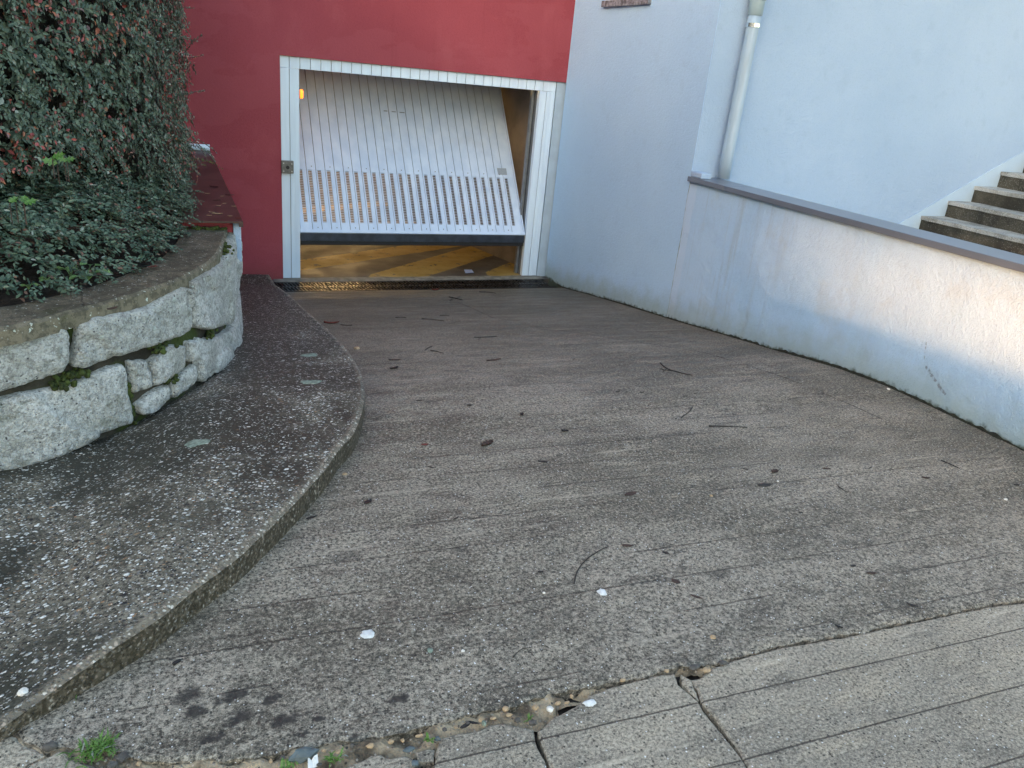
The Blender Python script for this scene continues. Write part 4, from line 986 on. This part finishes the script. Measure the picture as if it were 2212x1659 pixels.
def lobed(name, loc, size, mat, label, seed, nlv=3):
    random.seed(seed); r = empty(name, tuple(loc), label, 'plant'); mb = MB(); st_ = MB()
    for q in range(nlv):
        th0 = random.uniform(-.6, 1.2)+q*1.9; c0 = Vector(loc)+Vector((random.uniform(-.04, .04), random.uniform(-.03, .03), random.uniform(0, .03))); pts = []
        ax = Vector((math.cos(th0), math.sin(th0)*.4, .25)).normalized(); nr = Vector((0, -.6, .8)); sd = ax.cross(nr).normalized()
        out = [(0, .05), (.18, .34), (.24, .14), (.45, .46), (.52, .16), (.72, .34), (.80, .12), (1, 0)]
        k = len(mb.v); L_ = size*random.uniform(.7, 1.1)
        for t, w_ in out: mb.v += [tuple(c0+ax*L_*t+sd*w_*L_+nr*.06*L_), tuple(c0+ax*L_*t), tuple(c0+ax*L_*t-sd*w_*L_+nr*.06*L_)]
        for i in range(len(out)-1): a = k+i*3; mb.f += [(a, a+3, a+4, a+1), (a+1, a+4, a+5, a+2)]
        st_.tube([c0-Vector((0, 0, .08)), c0], .0018, 4, False)
    mb.build('leaves', mat, r, recalc=False); st_.build('stems', M['twig'], r, recalc=False)
lobed('lobed_sprig', onY((130, 356), 3.62), .055, M['green'], 'bright green sprig with lobed leaves under the big shrub', 21, 4)
lobed('lobed_sprig', onY((45, 452), 3.42), .05, M['green'], 'bright green lobed sprig low on the left edge', 22, 4)
for i, (p, lab) in enumerate((((366, 512), 'small dark ivy sprig lying over the coping below the shrub'), ((330, 545), 'dark ivy sprig on the coping, left of the upper ivy sprig'),
                        ((303, 583), 'dark ivy sprig at the soil edge in the middle of the coping'), ((172, 622), 'bluish ivy sprig drooping onto the coping under the weeds'), ((127, 622), 'bluish ivy sprig left of the one under the weeds'))):
    loc = onZ(p, 1.215); random.seed(40+i); r = empty('ivy_sprig', tuple(loc), lab, 'plant', 'ivy sprigs along the coping'); mb = MB()
    for q in range(4):
        c0 = Vector(loc)+Vector((random.uniform(-.045, .045), random.uniform(-.035, .035), random.uniform(0, .025))); th = random.uniform(0, 6.28); sz = random.uniform(.018, .028); vv = [tuple(c0+Vector((0, 0, .003)))]
        for k in range(10): a = th+6.283*k/10; rr = sz*(1 if k % 2 == 0 else .5); vv.append(tuple(c0+Vector((math.cos(a)*rr, math.sin(a)*rr*.8, random.uniform(-.002, .004)-math.sin(a)*rr*.3))))
        mb.add(vv, [(0, 1+k, 1+(k+1) % 10) for k in range(10)])
    mb.build('leaves', M['ivy'], r, recalc=False); MB().tube([Vector(loc)+Vector((-.05, .03, .0)), Vector(loc)+Vector((0, 0, .004)), Vector(loc)+Vector((.05, -.03, .0))], .0015, 4).build('stem', M['twig'], r)
def tuft(loc, n, L, label, seed, spread=.03, flat=.4, mats='grass', w=.0022):
    random.seed(seed); r = empty('grass_tuft', tuple(loc), label, 'grass tuft'); mb = MB(); p0 = Vector(loc)
    for i in range(n):
        th = random.uniform(0, 6.28); b = p0+Vector((random.gauss(0, spread*.4), random.gauss(0, spread*.25), -.004)); d = Vector((math.cos(th)*flat, math.sin(th)*flat, random.uniform(.25, 1))).normalized()
        l = L*random.uniform(.5, 1.1); sd = d.cross(Vector((0, 0, 1))).normalized()*w*random.uniform(.7, 1.2); k = len(mb.v); pts = [b, b+d*l*.5, b+d*l+Vector((0, 0, -l*.35))]
        mb.v += [tuple(pts[0]-sd), tuple(pts[0]+sd), tuple(pts[1]+sd*.9), tuple(pts[1]-sd*.9), tuple(pts[2])]; mb.f += [(k, k+1, k+2, k+3), (k+3, k+2, k+4)]
    mb.build('blades', M[mats], r, recalc=False); return r
tuft(gnd((208, 1622)), 120, .055, 'thick green grass tuft growing in the broken joint at bottom left', 31, .055, .7)
tuft(gnd((178, 1492)), 9, .055, 'few thin grass blades at the foot of the kerb', 32, .02, 1.3, w=.0016)
tuft(gnd((1142, 1553)), 14, .028, 'tiny grass tuft in the middle of the cracked joint', 33, .012, .5, w=.0016)
tuft(gnd((930, 1597)), 9, .034, 'short broad-bladed weed beside the little loose concrete block', 34, .010, .4, w=.004)
tuft(gnd((722, 1640)), 26, .035, 'yellowish grass tuft by the slate chip in the joint', 35, .02, .7)
tuft(gnd((625, 1652)), 14, .03, 'low green weed left of the slate chip at the bottom edge', 36, .02, .8, w=.003)
# moss
def moss(name, P, sizes, label, parent=None, mat='moss', seed=1, n=26):
    random.seed(seed); mb = MB(); P = Vector(P)
    for i in range(n):
        c = P+Vector((random.gauss(0, sizes[0]), random.gauss(0, sizes[1]), random.gauss(0, sizes[2]))); r = random.uniform(.006, .013)
        bm = bmesh.new(); bmesh.ops.create_icosphere(bm, subdivisions=2, radius=r)
        for q in bm.verts: q.co = c+q.co*(1+.5*N3(q.co.x*200, q.co.y*200, q.co.z*200+i))
        bm.verts.index_update(); mb.add([tuple(q.co) for q in bm.verts], [[q.index for q in fc.verts] for fc in bm.faces]); bm.free()
    o = mb.build(name, M[mat], parent, True, recalc=False)
    if parent is None: tag(o, label, kind='stuff')
    return o
def onwall(x, y, o=-.03):
    s, z = ray_wall(sc_(x, y)); a, b, nx, ny = w_at(s); return (a+nx*o, b+ny*o, z)
for i, (q, sz) in enumerate((((450, 1003), (.03, .02, .007)), ((828, 1120), (.004, .004, .03)), ((850, 1230), (.006, .006, .03)), ((1330, 728), (.02, .05, .006)), ((1000, 820), (.03, .03, .006)), ((1080, 1015), (.02, .03, .01)), ((380, 1050), (.03, .03, .008)))):
    moss('moss', onwall(*q), sz, None, planter, seed=60+i, n=40)
moss('moss', tuple(Vector((.262, 4.55, 1.165))), (.02, .05, .008), None, planter, seed=71, n=40)
moss('moss', (.20, 4.86, 1.205), (.05, .012, .003), None, planter, seed=72, n=30)
# algae and moss line at the foot of the plaster walls
random.seed(5); v = []; f = []
ysl = np.arange(.4, 7.85, .012)
for i, y in enumerate(ysl):
    a = .014+.020*N3(y*5, 1, 1)+.016*N3(y*23, 2, 2); a = max(.002, a*(1 if y < 6.6 else .6)); b = max(.003, .014+.012*N3(y*9, 5, 2)+.008*N3(y*31, 7, 1))
    xb = X1-.004
    v += [(xb-b, y, g(y)-.001), (xb-b*.6, y, g(y)+a*.45), (xb-.001, y, g(y)+a*.8), (xb+.008, y, g(y)+a*.85)]
    if i: k = (i-1)*4; f += [(k+j, k+j+1, k+j+5, k+j+4) for j in range(3)]
tag(mesh_obj('wall_moss', v, f, M['mossdark'], smooth=True), 'dark moss and algae line along the foot of the white walls', kind='stuff')

# ------------------------------------------------------------------ litter and loose stones
def leaf_thing(p, L, Wd, ang, mat, label, surf=gnd, curl=.2, lift=.001, name='fallen_leaf', lobed_=False, group=None, cat='leaf'):
    if surf is gnd: L *= .74; Wd *= .74
    c = Vector(surf(p)); mb = MB(); n = 9; dx = Vector((math.cos(rad(ang)), math.sin(rad(ang)), 0)); 
    dz = (zg if surf is gnd else gp)
    sd = Vector((-dx.y, dx.x, 0)); rnd = random.Random(int(p[0]*7+p[1])); rows = []
    for i in range(n):
        t = i/(n-1); w = Wd/2*(math.sin(math.pi*min(1, t*.92+.06))**.75)
        if lobed_: w *= (1.25 if i % 2 else .45)
        w *= rnd.uniform(.85, 1.12)
        for j in (-1, -.5, 0, .5, 1):
            q = c+dx*(L*(t-.5))+sd*(w*j); gz = dz(q.x, q.y) if surf in (gnd, pav) else c.z
            h = lift+curl*abs(j)**1.5*Wd*.3+curl*L*.35*(t-.5)**2*rnd.uniform(.5, 1.5)
            rows.append((q.x, q.y, gz+h))
    f = [(i*5+j, i*5+j+1, (i+1)*5+j+1, (i+1)*5+j) for i in range(n-1) for j in range(4)]
    k = len(rows); rows += [(x, y, z-.0008) for x, y, z in rows]; f2 = f+[tuple(a+k for a in q[::-1]) for q in f]
    per = [j for j in range(5)]+[i*5+4 for i in range(1, n)]+[(n-1)*5+j for j in range(3, -1, -1)]+[i*5 for i in range(n-2, 0, -1)]
    f2 += [(per[i], per[(i+1) % len(per)], per[(i+1) % len(per)]+k, per[i]+k) for i in range(len(per))]
    o = mesh_obj(name, rows, f2, M[mat], None, True); tag(o, label, cat, group); return o
def twig_thing(pts, r, label, extra_parts=(), surf=gnd):
    P = []
    for i, p in enumerate(pts): q = Vector(surf(p)); P.append(q+Vector((0, 0, r*.8+.002*(i % 2))))
    sm = [Vector(q) for q in smooth_curve([tuple(q) for q in P], 4)] if len(P) > 2 else P
    mb = MB().tube(sm, [r*(1-.5*i/len(sm)) for i in range(len(sm))], 6)
    for b in extra_parts:
        Q = [Vector(surf(p))+Vector((0, 0, r)) for p in b]; mb.tube(Q, [r*.6]*len(Q), 5)
    tag(mb.build('fallen_twig', M['blackleaf'], None), label, 'twig', 'twigs scattered on the ramp')
def rock(p, size, mat, label, cat, name, seed, flat=.6, surf=gnd, sink=.25, group=None, ang=False, z=None):
    c = Vector(surf(p)) if z is None else Vector(onZ(p, z)); bm = bmesh.new(); bmesh.ops.create_icosphere(bm, subdivisions=2 if ang else 3, radius=1)
    sx, sy = size if isinstance(size, tuple) else (size, size)
    for q in bm.verts:
        k = 1+(.42 if ang else .28)*N3(q.co.x*1.6+seed, q.co.y*1.6, q.co.z*1.6)+.1*N3(q.co.x*4, q.co.y*4+seed, q.co.z*4)
        q.co = Vector((q.co.x*sx*k, q.co.y*sy*k, q.co.z*min(sx, sy)*flat*k))+c+Vector((0, 0, min(sx, sy)*flat*(1-sink*2)*.6))
    bm.verts.index_update(); o = mesh_obj(name, [tuple(q.co) for q in bm.verts], [[q.index for q in fc.verts] for fc in bm.faces], M[mat], None, not ang); bm.free()
    tag(o, label, cat, group); return o
def blob(p, r, mat, label, cat, name, seed, surf=gnd, h=.004, el=1.):
    c = Vector(surf(p)); v = [tuple(c+Vector((0, 0, h)))]; n = 22; f = []; dz = zg if surf is gnd else gp
    for ring, (k, hh) in enumerate(((.45, h), (.85, h*.8), (1, -.001))):
        for i in range(n):
            a = 6.283*i/n; rr = r*k*(1+.45*N3(math.cos(a)*1.6, math.sin(a)*1.6, seed)+.18*N3(math.cos(a)*5, math.sin(a)*5, seed)); x, y = c.x+math.cos(a)*rr*el, c.y+math.sin(a)*rr
            v.append((x, y, dz(x, y)+hh+.0012*N3(x*200, y*200, 1)))
    f += [(0, 1+i, 1+(i+1) % n) for i in range(n)]
    for q in range(2): f += [(1+q*n+i, 1+(q+1)*n+i, 1+(q+1)*n+(i+1) % n, 1+q*n+(i+1) % n) for i in range(n)]
    tag(mesh_obj(name, v, f, M[mat], None, True), label, cat)
L_ = leaf_thing
L_((1052, 960), .10, .055, 25, 'deadleaf', 'curled brown lobed leaf in the middle of the ramp', curl=.7, lobed_=True)
L_((918, 961), .045, .025, -5, 'redleaf', 'small dark red leaf left of the curled brown leaf', curl=.4)
L_((1066, 778), .15, .035, 12, 'deadleaf', 'long dark brown leaf on the upper ramp, facing the garage', curl=.35)
L_((852, 778), .10, .030, -8, 'blackleaf', 'thin dark leaf on the upper ramp near the kerb bend', curl=.4)
L_((851, 796), .08, .04, 20, 'blackleaf', 'dark crumpled leaf just below the thin leaf near the kerb bend', curl=.6)
L_((1014, 876), .035, .026, 0, 'blackleaf', 'tiny black leaf on the faint cross line of the ramp', curl=.5)
L_((1127, 896), .045, .03, 70, 'blackleaf', 'small upright dark leaf right of the tiny black one', curl=.8)
L_((1220, 932), .045, .03, -20, 'blackleaf', 'small black crumb of leaf above the middle of the ramp', curl=.9)
L_((1172, 998), .06, .018, -25, 'blackleaf', 'narrow dark leaf sliver below and right of the curled brown leaf', curl=.5)
L_((932, 1010), .05, .012, -40, 'blackleaf', 'very thin dark leaf sliver below the dark red leaf', curl=.3)
L_((795, 1085), .055, .03, 35, 'blackleaf', 'shiny black leaf right of the kerb', curl=.5)
L_((673, 1119), .055, .018, 15, 'blackleaf', 'black narrow leaf lying against the foot of the kerb', curl=.5)
L_((1652, 1048), .095, .038, -8, 'blackleaf', 'large oval dark leaf on the right side of the ramp', curl=.15)
L_((1363, 1067), .09, .035, 12, 'deadleaf', 'oval brown and black leaf left of the large oval leaf', curl=.2)
L_((1673, 1019), .055, .04, 10, 'deadleaf', 'ragged reddish brown leaf just above the large oval leaf', curl=.6, lobed_=True)
L_((1786, 1013), .05, .018, -25, 'deadleaf', 'small brown leaf right of the ragged leaf', curl=.5)
L_((2000, 1033), .05, .022, -30, 'deadleaf', 'small brown leaf fragment near the right edge', curl=.7)
L_((1355, 1179), .06, .022, -20, 'deadleaf', 'flat dark brown leaf above the curved long twig end', curl=.3)
L_((1438, 1195), .035, .018, -35, 'blackleaf', 'small black leaf right of the flat dark brown leaf', curl=.4)
L_((1460, 1256), .045, .032, -60, 'deadleaf', 'round dark brown leaf patch on the lower ramp', curl=.1)
L_((1505, 1290), .055, .016, -45, 'deadleaf', 'reddish leaf sliver below the round brown leaf', curl=.3)
L_((1843, 1223), .032, .016, 0, 'blackleaf', 'small black rectangular bark flake on the lower right ramp', curl=.5)
L_((1883, 1239), .045, .02, -20, 'deadleaf', 'small brown leaf right of the black bark flake', curl=.6)
L_((1970, 1308), .050, .014, -50, 'blackleaf', 'black slanted bark piece near the right end of the joint', curl=.6)
L_((1812, 1355), .035, .014, -50, 'blackleaf', 'dark bark piece touching the joint line', curl=.8)
L_((1168, 1236), .028, .013, -15, 'blackleaf', 'tiny black seed pod left of the curved long twig', curl=.5)
L_((382, 1432), .035, .02, 30, 'blackleaf', 'small black leaf scrap on the lower left ramp', curl=.8)
L_((716, 699), .16, .05, -10, 'redleaf', 'crumpled red-brown leaf against the upper kerb', curl=.9)
L_((748, 703), .12, .02, -20, 'deadleaf', 'thin brown stem beside the crumpled red-brown leaf', curl=.5)
L_((940, 627), .10, .06, 0, 'redleaf', 'small red scrap in front of the drain', curl=.8)
L_((2196, 1048), .04, .02, -20, 'blackleaf', 'black leaf bit at the right edge of the ramp', curl=.5)
for i, (p, a) in enumerate((((1537, 1030), 8), ((1610, 1014), -30), ((1775, 851), 0), ((1502, 850), -10), ((1480, 856), -20), ((1335, 846), 10), ((1354, 847), 5), ((1387, 848), -5), ((1880, 1011), 20), ((1460, 905), 40), ((1010, 830), 10), ((905, 866), -10), ((1290, 742), 0), ((1240, 776), 10), ((985, 1120), 25), ((1730, 1108), -20))):
    L_(p, .024+.009*(i % 3), .010+.003*(i % 2), a, 'blackleaf', 'tiny dark leaf crumb scattered on the ramp', curl=.5, group='dark leaf crumbs scattered on the ramp')
T_ = twig_thing
T_([(1426, 784), (1440, 797), (1470, 806), (1495, 812)], .0035, 'forked twig on the ramp near the retaining wall', [[(1440, 797), (1432, 803)], [(1426, 798), (1450, 802)]])
T_([(1495, 880), (1489, 890), (1470, 904)], .003, 'curved twig below the forked twig')
T_([(1531, 921), (1545, 922), (1580, 922), (1614, 925)], .0035, 'straight twig right of the curved twig')
T_([(2033, 995), (2050, 1003), (2073, 1013)], .003, 'short slanted twig near the right edge of the ramp')
T_([(1240, 1262), (1247, 1235), (1268, 1208), (1300, 1188), (1312, 1184)], .0026, 'long curved thin twig on the lower ramp')
T_([(1810, 1050), (1825, 1062), (1840, 1064)], .002, 'hooked hair-thin twig right of the large oval leaf')
T_([(911, 689), (935, 691), (960, 694)], .0035, 'straight twig on the far ramp, left of its centre')
T_([(1024, 729), (1050, 729), (1073, 727)], .0035, 'nearly level twig on the far ramp centre', [[(1040, 729), (1034, 734)]])
T_([(1035, 631), (1055, 632), (1071, 634)], .004, 'thin twig just in front of the drain')
T_([(970, 642), (982, 645), (1000, 649)], .005, 'dark knotted twig below the drain', [[(980, 645), (972, 650)], [(985, 646), (994, 641)]])
T_([(854, 686), (866, 686), (878, 687)], .003, 'short level twig near the upper kerb')
T_([(930, 758), (942, 760), (957, 764)], .0035, 'short dark twig above the dark long leaf')
T_([(918, 757), (926, 752), (934, 748)], .003, 'slanted twig touching the short dark twig')
T_([(950, 682), (962, 682), (970, 682)], .0025, 'hair-thin twig above the straight far twig')
T_([(1108, 1420), (1125, 1405), (1150, 1398)], .0014, 'hair-thin curved root fibre on the lower ramp')
# pale blobs
blob((795, 1370), .019, 'gum', 'white flattened chewing gum on the lower ramp', 'chewing gum', 'chewing_gum', 1, el=1.15)
blob((1300, 1279), .017, 'gum', 'white ragged chewing gum at the end of the curved twig', 'chewing gum', 'chewing_gum', 3)
blob((929, 1405), .009, 'lichen', 'small faded grey gum spot on the lower ramp', 'chewing gum', 'chewing_gum', 5)
blob((1274, 1518), .013, 'gum', 'grey-white gum on the slab just below the joint', 'chewing gum', 'chewing_gum', 7, el=1.4)
blob((424, 957), .036, 'lichen', 'pale green lichen rosette near the middle of the pavement', 'lichen', 'lichen_patch', 9, pav, .002, 1.3)
blob((670, 825), .045, 'lichen', 'pale green oval lichen spot near the kerb bend', 'lichen', 'lichen_patch', 11, pav, .002, 1.2)
blob((668, 767), .045, 'lichen', 'faint lichen streak higher up the pavement', 'lichen', 'lichen_patch', 13, pav, .002, 1.3)
# pebbles
for (p, s, m_, lab) in (((50, 1496), .013, 'quartz', 'big round white pebble at the lower left corner of the pavement'), ((1188, 1533), .010, 'quartz', 'white pebble sitting in the joint, right of the others'),
        ((1156, 1529), .009, 'tanpeb', 'pinkish pebble left of the white pebble in the joint'), ((1092, 1532), .009, 'tanpeb', 'off-white angular pebble on the upper lip of the joint'),
        ((745, 1025), .010, 'tanpeb', 'tan pebble beside the kerb halfway down'), ((771, 754), .020, 'tanpeb', 'pale tan pebble at the kerb bend'), ((1919, 841), .010, 'quartz', 'white round pebble at the foot of the retaining wall'),
        ((2172, 1079), .008, 'quartz', 'white pebble near the right edge of the ramp'), ((1536, 1071), .007, 'tanpeb', 'tan pebble between the two oval leaves'), ((1175, 1281), .005, 'quartz', 'tiny white pebble pair left of the ragged gum'),
        ((1000, 1407), .006, 'quartz', 'small oval white pebble on the lower ramp'), ((704, 713), .014, 'quartz', 'small pale pebble under the crumpled red-brown leaf'), ((1680, 1040), .005, 'quartz', 'tiny white chip right of the large oval leaf'),
        ((1540, 1377), .009, 'tanpeb', 'small tan pebble above the joint by the crack')):
    rock(p, s, m_, lab, 'pebble', 'pebble', int(p[0]), .6, pav if p[0] == 50 else gnd)
# stones and scraps lying in the broken joint
rock((656, 1634), (.034, .017), 'slate', 'blue-grey wedge of slate standing in the joint at the bottom', 'stone', 'slate_chip', 4, 1.0, ang=True, sink=.3)
rock((108, 1614), (.017, .012), 'darkstone', 'dark crumbly dirt clod in the gap at bottom left', 'stone', 'dirt_clod', 6, .8, ang=False)
rock((264, 1636), (.016, .014), 'darkstone', 'square dark stone right of the thick grass tuft', 'stone', 'stone_chip', 8, .5, ang=True)
rock((243, 1655), (.013, .012), 'darkstone', 'smaller dark stone under the square dark stone', 'stone', 'stone_chip', 9, .7, ang=True)
rock((1150, 1562), (.011, .010), 'darkstone', 'dark stone chip at the top of the left crack', 'stone', 'stone_chip', 10, .7, ang=True)
rock((1500, 1442), (.020, .010), 'darkstone', 'dark stone chip where the crack meets the joint', 'stone', 'stone_chip', 12, .6, ang=True)
rock((1560, 1433), (.015, .010), 'darkstone', 'grey stone chip right of the crack junction', 'stone', 'stone_chip', 13, .6, ang=True)
rock((1526, 1448), (.014, .011), 'tanpeb', 'pale broken chip between the two dark chips of the crack junction', 'stone', 'stone_chip', 14, .5, ang=True)
rock((883, 1620), (.015, .008), 'slate', 'grey-white jagged chip left of the little concrete block', 'stone', 'stone_chip', 15, .7, ang=True)
rock((945, 1597), (.008, .007), 'slate', 'blue-grey chip above the little concrete block', 'stone', 'stone_chip', 16, .7, ang=True)
rock((897, 1650), (.010, .009), 'slate', 'blue-grey chip stuck in the gap at the bottom edge', 'stone', 'stone_chip', 17, .6, ang=True)
rock((1118, 1556), (.009, .008), 'darkstone', 'dark chip beside the tiny grass tuft', 'stone', 'stone_chip', 18, .6, ang=True)
for i, (x, y) in enumerate(((700, 1622), (760, 1612), (845, 1603), (905, 1590), (985, 1572), (1010, 1562), (1065, 1552), (1205, 1520), (1235, 1505), (690, 1652), (730, 1625), (800, 1612), (870, 1600), (960, 1577), (1040, 1556), (1100, 1545), (585, 1645), (610, 1638), (1225, 1518), (1345, 1470), (300, 1650), (1600, 1418), (1440, 1450))):
    rock((x, y), (.005+.0015*(i % 4), .005+.001*(i % 3)), ('tanpeb', 'darkstone', 'quartz', 'tanpeb')[i % 4] if i % 4 != 2 else 'tanpeb', 'small crumb of broken mortar in the joint', 'stone', 'mortar_crumb', 100+i, .7, ang=True, group='crumbs of broken mortar in the joint')
# the little loose block over its hole
bp = gp2([(897, 1619), (921, 1611), (939, 1612), (938, 1637), (906, 1637)])
o = slab('concrete_block', densify(bp, .008, .002, 6), lambda x, y: g(y)-.010, M['street'], .05, .003, .005, .02)
tag(o, 'little loose concrete block sunk between the slabs at the bottom', 'block')
pcs = onZ((676, 1650), .612)
mb = MB(); c = Vector(pcs); v = [(-.014, -.012, 0), (-.010, .014, .010), (-.003, .004, .004), (.004, .008, .012), (.013, .013, .010), (.012, -.012, 0), (0, -.014, -.002)]
mb.add([tuple(c+Vector(q)+Vector((0, 0, .004))) for q in v]+[tuple(c+Vector(q)+Vector((0, 0, .003))) for q in v], [(0, 1, 2, 6), (2, 3, 4, 5, 6), (7, 13, 9, 8), (9, 13, 12, 11, 10)]+[(i, (i+1) % 7, (i+1) % 7+7, i+7) for i in range(7)])
tag(mb.build('paper_scrap', M['paper']), 'torn white scrap beside the slate chip', 'paper scrap')
L_((1006, 1569), .05, .016, 20, 'blackleaf', 'dark shredded leaf in the joint below the mortar crumbs', curl=.9); L_((1022, 1563), .04, .012, -30, 'blackleaf', 'dark curled leaf strip beside the shredded leaf in the joint', curl=.9)
rock((1045, 1564), (.006, .009), 'lichen', 'pale triangular chip next to the shredded leaf', 'stone', 'stone_chip', 44, 1.2, ang=True)
# paper on the garage floor
q = [(3.138, 8.494), (3.232, 8.492), (3.222, 8.384), (3.111, 8.368)]
mb = MB().add([(x, y, .001+(.012 if i < 2 else .004)) for i, (x, y) in enumerate(q)]+[(x, y, .000+(.011 if i < 2 else .003)) for i, (x, y) in enumerate(q)], [(0, 1, 2, 3), (7, 6, 5, 4)]+[(i, (i+1) % 4, (i+1) % 4+4, i+4) for i in range(4)])
tag(mb.build('paper_note', M['bluepaper']), 'blue and white paper lying on the garage floor inside the door', 'paper')
# leaves on the brown cap
random.seed(9)
for i, ((x, y), m_, L, lab) in enumerate((((515, 472), 'redleaf', .035, 'bright red leaf at the near corner of the brown cap'), ((470, 462), 'yellowleaf', .06, 'long dry yellow leaf on the brown cap'), ((458, 459), 'yellowleaf', .035, 'short dry leaf left of the long yellow leaf on the cap'),
        ((484, 440), 'yellowleaf', .03, 'dry curled leaf in the middle of the brown cap'), ((472, 445), 'yellowleaf', .03, None), ((496, 422), 'blackleaf', .06, None), ((480, 424), 'yellowleaf', .025, None), ((462, 404), 'blackleaf', .06, None), ((505, 446), 'yellowleaf', .03, None), ((448, 418), 'yellowleaf', .03, None), ((497, 467), 'yellowleaf', .03, None), ((452, 466), 'yellowleaf', .03, None), ((468, 433), 'deadleaf', .05, None))):
    c_ = onZ((x, y), 1.257)
    L_((x, y), L, L*.35, random.uniform(-30, 30), m_, lab or 'small dry leaf bit scattered on the brown metal cap', surf=lambda p: onZ(p, 1.257), curl=.5, group=None if lab else 'dry leaf bits on the brown cap')
for i, ((x, y), m_) in enumerate((((245, 592), 'deadleaf'), ((330, 577), 'redleaf'), ((243, 668), 'deadleaf'), ((266, 498), 'deadleaf'), ((300, 450), 'redleaf'))):
    L_((x, y), .045, .02, 20*i, m_, ('brown dead leaf on the soil edge of the planter', 'red-brown dead leaf at the soil edge below the shrub', 'brown leaf lying on the coping front', 'pale brown dead leaf caught in the low shrub', 'dark red leaf caught high in the low shrub')[i], surf=(lambda p: onZ(p, 1.212)) if i < 3 else (lambda p: onZ(p, 1.50)), curl=.6)

# ------------------------------------------------------------------ added sun blocker, unseen behind the camera
hn = Vector((math.cos(rad(SUN_AZ)), math.sin(rad(SUN_AZ)), 0)); ht = Vector((-hn.y, hn.x, 0))*-1
# t runs along ht, h upwards; the tapered slit is made up to shape the strip of sun
ht = Vector((-.669, .743, 0)) if abs(SUN_AZ-222) < .1 else Vector((hn.y, -hn.x, 0))
DH = 22.0
def prism(mb, poly, d0=DH, d1=DH+.3):
    a = [tuple(hn*d0+ht*t+Vector((0, 0, h))) for t, h in poly]; b = [tuple(hn*d1+ht*t+Vector((0, 0, h))) for t, h in poly]; n_ = len(poly)
    mb.add(a+b, [tuple(range(n_)), tuple(range(2*n_-1, n_-1, -1))]+[(i, (i+1) % n_, (i+1) % n_+n_, i+n_) for i in range(n_)])
GAP_L, GAP_R = 0.75, -2.6
mb = MB()
prism(mb, [(-14, 0), (16, 0), (16, 4.60), (GAP_L, 4.60), (-.78, 4.48), (GAP_R, 4.30), (-14, 4.30)])
prism(mb, [(GAP_L, 4.60), (16, 4.60), (16, 9.5), (-14, 9.5), (-14, 4.30), (GAP_R, 4.30), (GAP_R, 4.60), (-.78, 4.64), (GAP_L, 4.64)])
nh = empty('sun_blocker', tuple(hn*DH), 'added unseen blocker behind the camera with a slit that shapes the sun patch', 'building')
mb.build('slit_wall', M['house'], nh)
mb = MB(); prism(mb, [(-14.5, 9.51), (16.5, 9.51), (16.5, 9.8), (-14.5, 9.8)], DH-.5, DH+8); mb.build('roof', M['asphalt'], nh)  # flat top of the added blocker
